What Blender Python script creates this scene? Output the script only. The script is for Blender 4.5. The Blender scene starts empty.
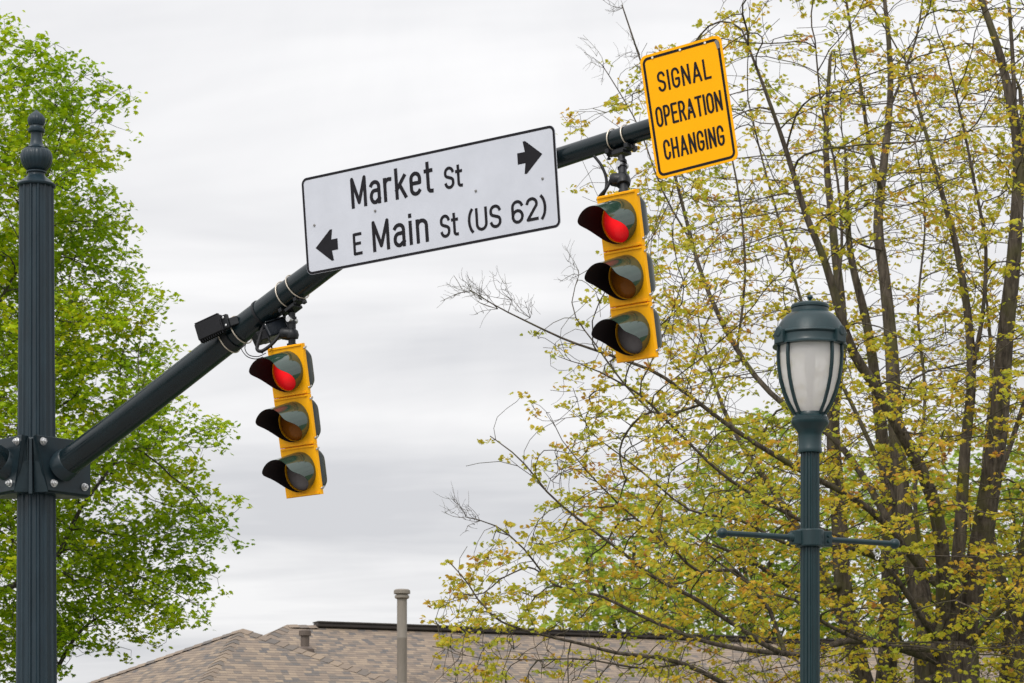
import bpy, bmesh, math, random
import numpy as np
from mathutils import Vector, Matrix

random.seed(7)
rng = np.random.default_rng(11)
scene = bpy.context.scene
COL = scene.collection
rad = math.radians

# ------------------------------------------------------------------ camera, sky, sun, exposure
F_PX, HORIZON, CAM_H = 2750.0, 860.0, 1.6
cam_d = bpy.data.cameras.new("camera")
cam = bpy.data.objects.new("camera", cam_d)
COL.objects.link(cam)
cam.location = (0, 0, CAM_H)
cam.rotation_euler = (rad(90), 0, 0)
cam_d.sensor_width = 36.0
cam_d.lens = F_PX / 1024 * 36.0
cam_d.shift_y = (HORIZON - 341.5) / 1024
cam_d.clip_start = 0.1
cam_d.clip_end = 4000
cam_d.dof.use_dof = True
cam_d.dof.focus_distance = 18.0
cam_d.dof.aperture_fstop = 10.0
scene.camera = cam

SUN_EL, SUN_AZ = 50.0, 205.0          # azimuth clockwise from +Y: behind the camera, a little to the left
world = bpy.data.worlds.new("World")
scene.world = world
world.use_nodes = True
wn, wl = world.node_tree.nodes, world.node_tree.links
wn.clear()
def WN(t, **kw):
    n = wn.new(t)
    for k, v in kw.items(): setattr(n, k, v)
    return n
sky = WN('ShaderNodeTexSky', sky_type='NISHITA', sun_disc=False)
sky.sun_elevation = rad(SUN_EL); sky.sun_rotation = rad(SUN_AZ)
bg_sky = WN('ShaderNodeBackground'); bg_sky.inputs['Strength'].default_value = 0.1
wl.new(sky.outputs[0], bg_sky.inputs['Color'])
# overcast cloud deck: a flat layer of streaky stratus, brighter towards the zenith and where the sun stands behind it
tc = WN('ShaderNodeTexCoord'); sep = WN('ShaderNodeSeparateXYZ'); wl.new(tc.outputs['Generated'], sep.inputs[0])
def wmath(op, a, b=None, clamp=False):
    n = WN('ShaderNodeMath', operation=op); n.use_clamp = clamp
    for i, v in enumerate((a, b)):
        if v is None: continue
        if isinstance(v, (int, float)): n.inputs[i].default_value = v
        else: wl.new(v, n.inputs[i])
    return n.outputs[0]
zc = wmath('MAXIMUM', sep.outputs['Z'], 0.02)
zz = wmath('ADD', zc, 0.05)
cx, cy = wmath('DIVIDE', sep.outputs['X'], zz), wmath('DIVIDE', sep.outputs['Y'], zz)
comb = WN('ShaderNodeCombineXYZ')
wl.new(wmath('MULTIPLY', cx, 0.5), comb.inputs[0]); wl.new(wmath('MULTIPLY', cy, 0.9), comb.inputs[1])
no = WN('ShaderNodeTexNoise'); wl.new(comb.outputs[0], no.inputs['Vector'])
no.inputs['Scale'].default_value = 1.1; no.inputs['Detail'].default_value = 5; no.inputs['Roughness'].default_value = 0.55
no.inputs['Distortion'].default_value = 0.4
no2 = WN('ShaderNodeTexNoise'); wl.new(tc.outputs['Generated'], no2.inputs['Vector'])
no2.inputs['Scale'].default_value = 7.0; no2.inputs['Detail'].default_value = 6; no2.inputs['Roughness'].default_value = 0.6; no2.inputs['Distortion'].default_value = 0.8
ramp = WN('ShaderNodeValToRGB'); wl.new(wmath('ADD', wmath('MULTIPLY', no.outputs['Fac'], 0.82), wmath('MULTIPLY', no2.outputs['Fac'], 0.18)), ramp.inputs[0])
ramp.color_ramp.elements[0].position = 0.355; ramp.color_ramp.elements[0].color = (0.615, 0.62, 0.645, 1)
ramp.color_ramp.elements[1].position = 0.60; ramp.color_ramp.elements[1].color = (0.865, 0.86, 0.865, 1)
sd = Vector((math.sin(rad(SUN_AZ)) * math.cos(rad(SUN_EL)), math.cos(rad(SUN_AZ)) * math.cos(rad(SUN_EL)), math.sin(rad(SUN_EL))))
dot = WN('ShaderNodeVectorMath', operation='DOT_PRODUCT'); wl.new(tc.outputs['Generated'], dot.inputs[0]); dot.inputs[1].default_value = sd
glow = wmath('POWER', wmath('MAXIMUM', dot.outputs['Value'], 0.0), 2.0)
lum = wmath('ADD', wmath('ADD', 1.03, wmath('MULTIPLY', wmath('MAXIMUM', sep.outputs['Z'], 0.0), 0.62)), wmath('MULTIPLY', glow, 1.25))
bg_cl = WN('ShaderNodeBackground'); wl.new(ramp.outputs[0], bg_cl.inputs['Color']); wl.new(lum, bg_cl.inputs['Strength'])
mixw = WN('ShaderNodeMixShader'); mixw.inputs[0].default_value = 0.97
wl.new(bg_sky.outputs[0], mixw.inputs[1]); wl.new(bg_cl.outputs[0], mixw.inputs[2])
wo = WN('ShaderNodeOutputWorld'); wl.new(mixw.outputs[0], wo.inputs['Surface'])

sun_d = bpy.data.lights.new("sun", 'SUN'); sun_d.energy = 1.5; sun_d.angle = rad(18); sun_d.color = (1.0, 0.965, 0.91)
sun = bpy.data.objects.new("sun", sun_d); COL.objects.link(sun)
sun.rotation_euler = (-sd).to_track_quat('-Z', 'Y').to_euler()
sun.location = (0, 0, 30)

vs = scene.view_settings
scene.display_settings.display_device = 'sRGB'
vs.view_transform = 'Standard'; vs.look = 'None'; vs.exposure = 0.0; vs.gamma = 1.0; vs.use_curve_mapping = False

# ------------------------------------------------------------------ materials
def new_mat(name):
    m = bpy.data.materials.new(name); m.use_nodes = True
    nt = m.node_tree; b = nt.nodes['Principled BSDF']
    return m, nt, b
def mnode(nt, t, **kw):
    n = nt.nodes.new(t)
    for k, v in kw.items(): setattr(n, k, v)
    return n
def paint(name, col, rough=0.45, var=0.12, scale=6.0, metallic=0.0, bump=0.0, bscale=120.0, spec=0.5, stretch=(1, 1, 1)):
    m, nt, b = new_mat(name)
    tcn = mnode(nt, 'ShaderNodeTexCoord'); mp = mnode(nt, 'ShaderNodeMapping'); mp.inputs['Scale'].default_value = stretch
    nt.links.new(tcn.outputs['Object'], mp.inputs[0])
    n = mnode(nt, 'ShaderNodeTexNoise'); nt.links.new(mp.outputs[0], n.inputs['Vector'])
    n.inputs['Scale'].default_value = scale; n.inputs['Detail'].default_value = 6; n.inputs['Roughness'].default_value = 0.65
    r = mnode(nt, 'ShaderNodeValToRGB'); nt.links.new(n.outputs['Fac'], r.inputs[0])
    r.color_ramp.elements[0].position = 0.3; r.color_ramp.elements[1].position = 0.7
    r.color_ramp.elements[0].color = tuple(c * (1 - var) for c in col) + (1,)
    r.color_ramp.elements[1].color = tuple(min(1, c * (1 + var)) for c in col) + (1,)
    nt.links.new(r.outputs[0], b.inputs['Base Color'])
    rr = mnode(nt, 'ShaderNodeMapRange'); nt.links.new(n.outputs['Fac'], rr.inputs[0])
    rr.inputs['From Min'].default_value = 0.3; rr.inputs['From Max'].default_value = 0.7
    rr.inputs['To Min'].default_value = max(0, rough - 0.08); rr.inputs['To Max'].default_value = rough + 0.1
    nt.links.new(rr.outputs[0], b.inputs['Roughness'])
    b.inputs['Metallic'].default_value = metallic; b.inputs['Specular IOR Level'].default_value = spec
    if bump:
        n2 = mnode(nt, 'ShaderNodeTexNoise'); nt.links.new(tcn.outputs['Object'], n2.inputs['Vector']); n2.inputs['Scale'].default_value = bscale
        bp = mnode(nt, 'ShaderNodeBump'); bp.inputs['Strength'].default_value = bump; bp.inputs['Distance'].default_value = 0.004
        nt.links.new(n2.outputs['Fac'], bp.inputs['Height']); nt.links.new(bp.outputs[0], b.inputs['Normal'])
    return m
def bark_mat(name, dark, light, moss):
    m, nt, b = new_mat(name)
    tcn = mnode(nt, 'ShaderNodeTexCoord'); mp = mnode(nt, 'ShaderNodeMapping'); mp.inputs['Scale'].default_value = (1, 1, 0.18)
    nt.links.new(tcn.outputs['Object'], mp.inputs[0])
    n = mnode(nt, 'ShaderNodeTexNoise'); nt.links.new(mp.outputs[0], n.inputs['Vector'])
    n.inputs['Scale'].default_value = 22; n.inputs['Detail'].default_value = 8; n.inputs['Roughness'].default_value = 0.7
    r = mnode(nt, 'ShaderNodeValToRGB'); nt.links.new(n.outputs['Fac'], r.inputs[0])
    r.color_ramp.elements[0].position = 0.36; r.color_ramp.elements[1].position = 0.66
    r.color_ramp.elements[0].color = dark + (1,); r.color_ramp.elements[1].color = light + (1,)
    n2 = mnode(nt, 'ShaderNodeTexNoise'); nt.links.new(tcn.outputs['Object'], n2.inputs['Vector']); n2.inputs['Scale'].default_value = 2.4; n2.inputs['Detail'].default_value = 4
    r2 = mnode(nt, 'ShaderNodeValToRGB'); nt.links.new(n2.outputs['Fac'], r2.inputs[0])
    r2.color_ramp.elements[0].position = 0.52; r2.color_ramp.elements[1].position = 0.68
    mx = mnode(nt, 'ShaderNodeMix', data_type='RGBA'); nt.links.new(r2.outputs[0], mx.inputs[0])
    nt.links.new(r.outputs[0], mx.inputs[6]); mx.inputs[7].default_value = moss + (1,)
    nt.links.new(mx.outputs[2], b.inputs['Base Color']); b.inputs['Roughness'].default_value = 0.9; b.inputs['Specular IOR Level'].default_value = 0.2
    bp = mnode(nt, 'ShaderNodeBump'); bp.inputs['Strength'].default_value = 0.8; bp.inputs['Distance'].default_value = 0.02
    nt.links.new(n.outputs['Fac'], bp.inputs['Height']); nt.links.new(bp.outputs[0], b.inputs['Normal'])
    return m
def leaf_mat(name, cols, trans=0.45, clump=0.9):
    """cols: list of (position, colour); each leaf takes its own tint, whole sprays lean one way or the other"""
    m, nt, b = new_mat(name)
    out = [n for n in nt.nodes if n.type == 'OUTPUT_MATERIAL'][0]
    g = mnode(nt, 'ShaderNodeNewGeometry'); tcn = mnode(nt, 'ShaderNodeTexCoord')
    n = mnode(nt, 'ShaderNodeTexNoise'); nt.links.new(tcn.outputs['Object'], n.inputs['Vector']); n.inputs['Scale'].default_value = clump; n.inputs['Detail'].default_value = 3
    a = mnode(nt, 'ShaderNodeMath', operation='MULTIPLY_ADD'); nt.links.new(g.outputs['Random Per Island'], a.inputs[0]); a.inputs[1].default_value = 0.55
    s = mnode(nt, 'ShaderNodeMath', operation='MULTIPLY_ADD'); nt.links.new(n.outputs['Fac'], s.inputs[0]); s.inputs[1].default_value = 1.9; s.inputs[2].default_value = -0.72
    nt.links.new(s.outputs[0], a.inputs[2])
    r = mnode(nt, 'ShaderNodeValToRGB'); nt.links.new(a.outputs[0], r.inputs[0])
    els = r.color_ramp.elements
    els[0].position, els[0].color = cols[0][0], cols[0][1] + (1,)
    els[1].position, els[1].color = cols[-1][0], cols[-1][1] + (1,)
    for p, c in cols[1:-1]:
        e = els.new(p); e.color = c + (1,)
    nt.links.new(r.outputs[0], b.inputs['Base Color'])
    b.inputs['Roughness'].default_value = 0.55; b.inputs['Specular IOR Level'].default_value = 0.18
    tr = mnode(nt, 'ShaderNodeBsdfTranslucent'); nt.links.new(r.outputs[0], tr.inputs['Color'])
    mx = mnode(nt, 'ShaderNodeMixShader'); mx.inputs[0].default_value = trans
    nt.links.new(b.outputs[0], mx.inputs[1]); nt.links.new(tr.outputs[0], mx.inputs[2]); nt.links.new(mx.outputs[0], out.inputs['Surface'])
    return m

M = {}
M['pole'] = paint('blue_grey_pole_paint', (0.013, 0.026, 0.035), 0.36, 0.25, 5, spec=0.32, stretch=(3, 3, 0.6))
M['arm'] = paint('dark_green_black_paint', (0.003, 0.0095, 0.0125), 0.24, 0.25, 8, spec=0.36, bump=0.05)
M['clamp'] = paint('dark_blue_green_cast_paint', (0.009, 0.019, 0.025), 0.36, 0.25, 9, spec=0.34, bump=0.12, bscale=60)
M['lamp'] = paint('teal_lamp_paint', (0.009, 0.027, 0.031), 0.36, 0.2, 7, spec=0.36, stretch=(3, 3, 0.7))
M['galv'] = paint('galvanised_steel', (0.55, 0.55, 0.55), 0.38, 0.15, 40, metallic=0.9)
M['band'] = paint('stainless_band', (0.62, 0.55, 0.46), 0.42, 0.2, 30, metallic=0.7)
M['black'] = paint('black_plastic', (0.008, 0.008, 0.01), 0.42, 0.25, 20, spec=0.25)
M['black_gloss'] = paint('glossy_black_plastic', (0.012, 0.015, 0.02), 0.14, 0.25, 20)
M['cable'] = paint('black_cable', (0.008, 0.008, 0.009), 0.5, 0.2, 20, spec=0.25)
M['casting'] = paint('dark_cast_iron', (0.009, 0.010, 0.012), 0.4, 0.3, 25, spec=0.3)
M['signal_yellow'] = paint('signal_yellow_paint', (0.94, 0.42, 0.003), 0.42, 0.10, 9, bump=0.06, spec=0.22, stretch=(2.5, 2.5, 0.5))
M['signal_green'] = paint('dark_green_polycarbonate', (0.020, 0.046, 0.032), 0.09, 0.15, 10, spec=1.0)
M['housing'] = paint('dark_green_housing', (0.006, 0.015, 0.011), 0.24, 0.2, 10, spec=0.4)
M['visor_in'] = paint('matt_black_brown', (0.014, 0.009, 0.010), 0.75, 0.2, 10, spec=0.2)
M['sign_white'] = paint('white_reflective_sheeting', (0.535, 0.55, 0.605), 0.45, 0.05, 4, spec=0.3)
M['sign_yellow'] = paint('amber_reflective_sheeting', (0.97, 0.43, 0.001), 0.5, 0.03, 4, spec=0.12)
M['sign_black'] = paint('black_sign_film', (0.017, 0.016, 0.019), 0.6, 0.2, 5, spec=0.08)
M['alu'] = paint('bare_aluminium', (0.5, 0.5, 0.5), 0.45, 0.1, 10, metallic=0.8)
M['rivet'] = paint('grey_rivet', (0.2, 0.19, 0.18), 0.5, 0.1, 10, metallic=0.3)
M['white_spot'] = paint('white_hole_spot', (0.8, 0.76, 0.68), 0.6, 0.05, 20)
M['taupe'] = paint('taupe_flue_metal', (0.20, 0.175, 0.145), 0.6, 0.12, 6, stretch=(3, 3, 0.5))
M['vent_brown'] = paint('brown_vent_metal', (0.10, 0.075, 0.06), 0.6, 0.15, 9)
M['ridge_dark'] = paint('dark_ridge_vent', (0.035, 0.028, 0.025), 0.8, 0.3, 3)
M['siding'] = paint('beige_siding', (0.42, 0.37, 0.30), 0.7, 0.06, 2)
M['trim'] = paint('white_trim', (0.72, 0.71, 0.68), 0.5, 0.05, 4)
M['win_glass'] = paint('window_glass', (0.03, 0.04, 0.05), 0.06, 0.2, 1)
M['grass'] = paint('lawn', (0.055, 0.095, 0.03), 0.9, 0.4, 3, bump=0.4, bscale=40)
M['asphalt'] = paint('asphalt', (0.05, 0.05, 0.052), 0.85, 0.3, 20, bump=0.3, bscale=90)
M['concrete'] = paint('pavement_concrete', (0.28, 0.265, 0.245), 0.85, 0.12, 3, bump=0.1)
M['yellow_line'] = paint('road_yellow', (0.6, 0.4, 0.05), 0.7, 0.15, 12)
M['bark_left'] = bark_mat('maple_bark_grey', (0.03, 0.026, 0.022), (0.10, 0.088, 0.07), (0.07, 0.075, 0.035))
M['bark_right'] = bark_mat('maple_bark_brown', (0.031, 0.025, 0.020), (0.135, 0.110, 0.085), (0.085, 0.08, 0.032))
M['leaf_left'] = leaf_mat('fresh_green_leaf', [(0.05, (0.14, 0.25, 0.004)), (0.4, (0.28, 0.42, 0.006)), (0.72, (0.43, 0.54, 0.009)), (1.0, (0.56, 0.53, 0.015))], 0.46)
M['leaf_right'] = leaf_mat('yellow_olive_new_leaf', [(0.02, (0.31, 0.36, 0.034)), (0.40, (0.48, 0.45, 0.036)), (0.68, (0.60, 0.45, 0.038)), (0.88, (0.60, 0.34, 0.042)), (1.0, (0.42, 0.19, 0.05))], 0.5, 0.8)
M['leaf_far'] = leaf_mat('bright_green_far_leaf', [(0.05, (0.18, 0.28, 0.03)), (0.5, (0.31, 0.41, 0.045)), (1.0, (0.43, 0.50, 0.07))], 0.45, 0.5)

def lens_mat(name, col, emit=0.0, rough=0.22):
    m, nt, b = new_mat(name)
    tcn = mnode(nt, 'ShaderNodeTexCoord'); mp = mnode(nt, 'ShaderNodeMapping'); nt.links.new(tcn.outputs['Object'], mp.inputs[0])
    v = mnode(nt, 'ShaderNodeTexVoronoi'); nt.links.new(mp.outputs[0], v.inputs['Vector']); v.inputs['Scale'].default_value = 70
    bp = mnode(nt, 'ShaderNodeBump'); bp.inputs['Strength'].default_value = 0.25; bp.inputs['Distance'].default_value = 0.003
    nt.links.new(v.outputs['Distance'], bp.inputs['Height']); nt.links.new(bp.outputs[0], b.inputs['Normal'])
    b.inputs['Base Color'].default_value = col + (1,); b.inputs['Roughness'].default_value = rough; b.inputs['Specular IOR Level'].default_value = 0.14
    if emit:
        # the lens glows; a highlight above its middle is painted into the emission
        b.inputs['Emission Color'].default_value = (1.0, 0.016, 0.020, 1)
        ds = mnode(nt, 'ShaderNodeVectorMath', operation='DISTANCE'); nt.links.new(tcn.outputs['Object'], ds.inputs[0]); ds.inputs[1].default_value = (0.0, -0.02, 0.3545 + 0.015)
        mr = mnode(nt, 'ShaderNodeMapRange', interpolation_type='SMOOTHSTEP'); nt.links.new(ds.outputs['Value'], mr.inputs[0])
        mr.inputs['From Min'].default_value = 0.0; mr.inputs['From Max'].default_value = 0.145; mr.inputs['To Min'].default_value = emit * 2.6; mr.inputs['To Max'].default_value = emit * 0.45
        nt.links.new(mr.outputs[0], b.inputs['Emission Strength'])
    return m
M['lens_red'] = lens_mat('red_lit_lens', (0.58, 0.005, 0.008), 0.42)
M['lens_amber'] = lens_mat('amber_dark_lens', (0.27, 0.085, 0.008))
M['lens_grey'] = lens_mat('grey_clear_lens', (0.16, 0.145, 0.15))

def frosted():
    m, nt, b = new_mat('frosted_globe')
    out = [n for n in nt.nodes if n.type == 'OUTPUT_MATERIAL'][0]
    b.inputs['Base Color'].default_value = (0.90, 0.87, 0.85, 1); b.inputs['Roughness'].default_value = 0.35
    tr = mnode(nt, 'ShaderNodeBsdfTranslucent'); tr.inputs['Color'].default_value = (0.97, 0.95, 0.93, 1)
    tp = mnode(nt, 'ShaderNodeBsdfTransparent'); tp.inputs['Color'].default_value = (0.95, 0.93, 0.9, 1)
    m1 = mnode(nt, 'ShaderNodeMixShader'); m1.inputs[0].default_value = 0.5
    nt.links.new(b.outputs[0], m1.inputs[1]); nt.links.new(tr.outputs[0], m1.inputs[2])
    m2 = mnode(nt, 'ShaderNodeMixShader'); m2.inputs[0].default_value = 0.32
    nt.links.new(m1.outputs[0], m2.inputs[1]); nt.links.new(tp.outputs[0], m2.inputs[2])
    nt.links.new(m2.outputs[0], out.inputs['Surface'])
    return m
M['globe'] = frosted()
M['lamp_tube'] = paint('grey_lamp_tube', (0.5, 0.49, 0.48), 0.5, 0.05, 5)

def shingle_mat(name, gain=1.0):
    """laminated shingles: every tab has a blend of tan, rose brown and slate of its own; UVs are metres along the eave and up the slope"""
    m, nt, b = new_mat(name)
    L = nt.links.new
    def mt(op, a, c=None, d=None):
        n = mnode(nt, 'ShaderNodeMath', operation=op)
        for i, v in enumerate((a, c, d)):
            if v is None: continue
            if isinstance(v, (int, float)): n.inputs[i].default_value = v
            else: L(v, n.inputs[i])
        return n.outputs[0]
    uv = mnode(nt, 'ShaderNodeTexCoord'); sp = mnode(nt, 'ShaderNodeSeparateXYZ'); L(uv.outputs['UV'], sp.inputs[0])
    rowf = mt('DIVIDE', sp.outputs[1], 0.088); row = mt('FLOOR', rowf); fr = mt('FRACT', rowf)
    w1 = mnode(nt, 'ShaderNodeTexWhiteNoise', noise_dimensions='1D'); L(row, w1.inputs['W'])
    u = mt('ADD', sp.outputs[0], mt('MULTIPLY', w1.outputs[0], 7.0))
    jn = mnode(nt, 'ShaderNodeTexNoise', noise_dimensions='2D'); L(uv.outputs['UV'], jn.inputs['Vector']); jn.inputs['Scale'].default_value = 2.2
    u = mt('ADD', u, mt('MULTIPLY', jn.outputs['Fac'], 0.08))
    cell = mt('FLOOR', mt('DIVIDE', u, 0.115))
    cb = mnode(nt, 'ShaderNodeCombineXYZ'); L(cell, cb.inputs[0]); L(row, cb.inputs[1])
    w2 = mnode(nt, 'ShaderNodeTexWhiteNoise', noise_dimensions='2D'); L(cb.outputs[0], w2.inputs['Vector'])
    big = mnode(nt, 'ShaderNodeTexNoise', noise_dimensions='2D'); L(uv.outputs['UV'], big.inputs['Vector']); big.inputs['Scale'].default_value = 0.6; big.inputs['Detail'].default_value = 4
    val = mt('ADD', mt('MULTIPLY', w2.outputs[0], 0.86), mt('MULTIPLY', mt('SUBTRACT', big.outputs['Fac'], 0.5), 0.22))
    r = mnode(nt, 'ShaderNodeValToRGB'); L(val, r.inputs[0])
    pal = [(0.0, (0.125, 0.115, 0.118)), (0.17, (0.165, 0.14, 0.128)), (0.34, (0.205, 0.162, 0.138)), (0.55, (0.24, 0.188, 0.155)), (0.78, (0.275, 0.214, 0.170)), (1.0, (0.315, 0.245, 0.19))]
    els = r.color_ramp.elements
    els[0].position, els[0].color = pal[0][0], tuple(c * gain * k for c, k in zip(pal[0][1], (0.97, 0.98, 0.93))) + (1,)
    els[1].position, els[1].color = pal[-1][0], tuple(c * gain * k for c, k in zip(pal[-1][1], (0.97, 0.98, 0.93))) + (1,)
    for p, c in pal[1:-1]:
        e = els.new(p); e.color = tuple(q * gain * k for q, k in zip(c, (0.97, 0.98, 0.93))) + (1,)
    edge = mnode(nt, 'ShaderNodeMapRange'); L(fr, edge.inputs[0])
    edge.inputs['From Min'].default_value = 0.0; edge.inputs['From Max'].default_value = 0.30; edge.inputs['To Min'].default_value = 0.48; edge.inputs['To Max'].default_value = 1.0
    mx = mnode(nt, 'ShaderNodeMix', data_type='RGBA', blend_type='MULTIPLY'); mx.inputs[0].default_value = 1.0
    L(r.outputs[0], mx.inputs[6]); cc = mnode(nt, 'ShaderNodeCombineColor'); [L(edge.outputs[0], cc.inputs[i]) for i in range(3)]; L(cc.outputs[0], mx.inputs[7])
    L(mx.outputs[2], b.inputs['Base Color']); b.inputs['Roughness'].default_value = 0.92; b.inputs['Specular IOR Level'].default_value = 0.2
    h = mt('SUBTRACT', mt('MULTIPLY', w2.outputs[0], 0.5), fr)
    bp = mnode(nt, 'ShaderNodeBump'); bp.inputs['Strength'].default_value = 0.7; bp.inputs['Distance'].default_value = 0.012
    L(h, bp.inputs['Height']); L(bp.outputs[0], b.inputs['Normal'])
    return m
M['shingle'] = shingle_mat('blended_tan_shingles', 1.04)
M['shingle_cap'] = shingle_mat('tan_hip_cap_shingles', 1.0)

# ------------------------------------------------------------------ mesh helpers
def P(px, py, D):
    """the place D metres out that the photograph shows at pixel (px, py)"""
    return Vector(((px - 512) / F_PX * D, D, CAM_H + (HORIZON - py) / F_PX * D))

class MB:
    def __init__(s): s.v = []; s.f = []; s.uv = None
    def add(s, vs, fs):
        o = len(s.v); s.v += [Vector(p) for p in vs]; s.f += [[i + o for i in f] for f in fs]
    def box(s, c, size, rot=None):
        c = Vector(c); h = [q / 2 for q in size]
        pts = [Vector((sx * h[0], sy * h[1], sz * h[2])) for sz in (-1, 1) for sx, sy in ((-1, -1), (1, -1), (1, 1), (-1, 1))]
        if rot is not None: pts = [rot @ p for p in pts]
        s.add([c + p for p in pts], [(3, 2, 1, 0), (4, 5, 6, 7), (0, 1, 5, 4), (1, 2, 6, 5), (2, 3, 7, 6), (3, 0, 4, 7)])
        return s
    def tube(s, pts, r, n=8, caps=True, closed=False):
        pts = [Vector(p) for p in pts]
        if not hasattr(r, '__len__'): r = [r] * len(pts)
        k = len(pts)
        tang = []
        for i in range(k):
            a = pts[(i - 1) % k] if (closed or i > 0) else pts[i]
            b = pts[(i + 1) % k] if (closed or i < k - 1) else pts[i]
            t = (b - a); tang.append(t.normalized() if t.length > 1e-9 else Vector((0, 0, 1)))
        up = Vector((0, 0, 1)) if abs(tang[0].z) < 0.9 else Vector((1, 0, 0))
        e1 = tang[0].cross(up).normalized()
        vs = []
        for i in range(k):
            e1 = (e1 - tang[i] * e1.dot(tang[i])).normalized(); e2 = tang[i].cross(e1)
            for j in range(n):
                a = 2 * math.pi * j / n
                vs.append(pts[i] + (e1 * math.cos(a) + e2 * math.sin(a)) * r[i])
        fs = []
        for i in range(k if closed else k - 1):
            i2 = (i + 1) % k
            for j in range(n):
                j2 = (j + 1) % n
                fs.append((i * n + j, i * n + j2, i2 * n + j2, i2 * n + j))
        if caps and not closed:
            fs.append(tuple(range(n - 1, -1, -1))); fs.append(tuple((k - 1) * n + j for j in range(n)))
        s.add(vs, fs); return s
    def lathe(s, prof, n=32, base=(0, 0, 0), axis=None, mod=None):
        """prof: (radius, height) from bottom to top; axis: Matrix whose Z is the turning axis"""
        base = Vector(base); vs = []
        for r, z in prof:
            for j in range(n):
                a = 2 * math.pi * j / n
                rr = r * (mod(a, z) if mod else 1)
                p = Vector((rr * math.cos(a), rr * math.sin(a), z))
                if axis is not None: p = axis @ p
                vs.append(base + p)
        fs = []
        for i in range(len(prof) - 1):
            for j in range(n):
                j2 = (j + 1) % n
                fs.append((i * n + j, i * n + j2, (i + 1) * n + j2, (i + 1) * n + j))
        fs.append(tuple(range(n - 1, -1, -1))); fs.append(tuple((len(prof) - 1) * n + j for j in range(n)))
        s.add(vs, fs); return s
    def loft(s, loops, caps=True):
        n = len(loops[0]); vs = [p for l in loops for p in l]; fs = []
        for i in range(len(loops) - 1):
            for j in range(n):
                j2 = (j + 1) % n
                fs.append((i * n + j, i * n + j2, (i + 1) * n + j2, (i + 1) * n + j))
        if caps:
            fs.append(tuple(range(n - 1, -1, -1))); fs.append(tuple((len(loops) - 1) * n + j for j in range(n)))
        s.add(vs, fs); return s

ROOT = {}
def axis_to(d):
    return Vector(d).to_track_quat('Z', 'Y').to_matrix()
def tag(o, label=None, cat=None, group=None, kind=None):
    if label: o['label'] = label
    if cat: o['category'] = cat
    if group: o['group'] = group
    if kind: o['kind'] = kind
    return o
def thing(name, label, cat, mat=None, group=None):
    o = bpy.data.objects.new(name, None); COL.objects.link(o); o.empty_display_size = 0.2
    mw = mat if mat is not None else Matrix.Identity(4)
    o.matrix_world = mw; ROOT[o.name] = mw
    return tag(o, label, cat, group)
def build(name, mb, mat, parent=None, world=False, smooth=None, bevel=0.0, segs=2, label=None):
    """link what an MB holds as one mesh; a part shares its thing's axes; smooth: angle under which edges shade round"""
    inv = ROOT[parent.name].inverted() if (world and parent is not None) else None
    me = bpy.data.meshes.new(name)
    me.from_pydata([tuple(inv @ p) if inv is not None else tuple(p) for p in mb.v], [], mb.f)
    bm = bmesh.new(); bm.from_mesh(me)
    bmesh.ops.recalc_face_normals(bm, faces=bm.faces)
    if bevel:
        es = [e for e in bm.edges if len(e.link_faces) == 2 and e.calc_face_angle(0) > rad(30)]
        bmesh.ops.bevel(bm, geom=es, offset=bevel, segments=segs, affect='EDGES', profile=0.5, clamp_overlap=True)
    bm.to_mesh(me); bm.free()
    if smooth:
        for p in me.polygons: p.use_smooth = True
        me.set_sharp_from_angle(angle=rad(smooth))
    me.materials.append(mat)
    o = bpy.data.objects.new(name, me); COL.objects.link(o)
    if parent is not None:
        o.parent = parent
        ROOT[o.name] = ROOT[parent.name]
    if label: o['label'] = label
    return o
def frame(pos, yaw, roll, pitch):
    """local x to the right along the face, y into the picture, z up; yaw turns the right end towards the camera"""
    cy_, sy_ = math.cos(yaw), math.sin(yaw); cr, sr = math.cos(roll), math.sin(roll); cp, sp_ = math.cos(pitch), math.sin(pitch)
    u = Vector((cy_, -sy_, 0)); n = Vector((-sy_, -cy_, 0)); v = Vector((0, 0, 1))
    v2 = v * cp + n * sp_; n2 = n * cp - v * sp_
    u3 = u * cr + v2 * sr; v3 = v2 * cr - u * sr
    b = -n2
    m = Matrix(((u3.x, b.x, v3.x, pos[0]), (u3.y, b.y, v3.y, pos[1]), (u3.z, b.z, v3.z, pos[2]), (0, 0, 0, 1)))
    return m
def catmull(pts, per=8):
    pts = [np.array(p, float) for p in pts]; out = []
    for i in range(len(pts) - 1):
        p0 = pts[max(0, i - 1)]; p1 = pts[i]; p2 = pts[i + 1]; p3 = pts[min(len(pts) - 1, i + 2)]
        for k in range(per):
            t = k / per
            out.append(0.5 * ((2 * p1) + (-p0 + p2) * t + (2 * p0 - 5 * p1 + 4 * p2 - p3) * t * t + (-p0 + 3 * p1 - 3 * p2 + p3) * t ** 3))
    out.append(pts[-1]); return out

# ------------------------------------------------------------------ setting: ground, road, pavement
def sheet(name, x0, x1, y0, y1, z, mat):
    mb = MB(); mb.add([(x0, y0, z), (x1, y0, z), (x1, y1, z), (x0, y1, z)], [(0, 1, 2, 3)])
    return tag(build(name, mb, mat), kind='structure')
sheet('ground', -600, 600, -400, 1200, 0.0, M['grass'])
sheet('road', -600, 600, -3.0, 12.5, 0.004, M['asphalt'])
for yy in (4.55, 4.85):
    sheet('road_marking', -600, 600, yy, yy + 0.12, 0.008, M['yellow_line'])
def slab(name, x0, x1, y0, y1, z0, z1, mat):
    mb = MB(); mb.box(((x0 + x1) / 2, (y0 + y1) / 2, (z0 + z1) / 2), (x1 - x0, y1 - y0, z1 - z0))
    return tag(build(name, mb, mat, bevel=0.01), kind='structure')
slab('kerb', -600, 600, 12.5, 12.68, -0.1, 0.14, M['concrete'])
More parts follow.
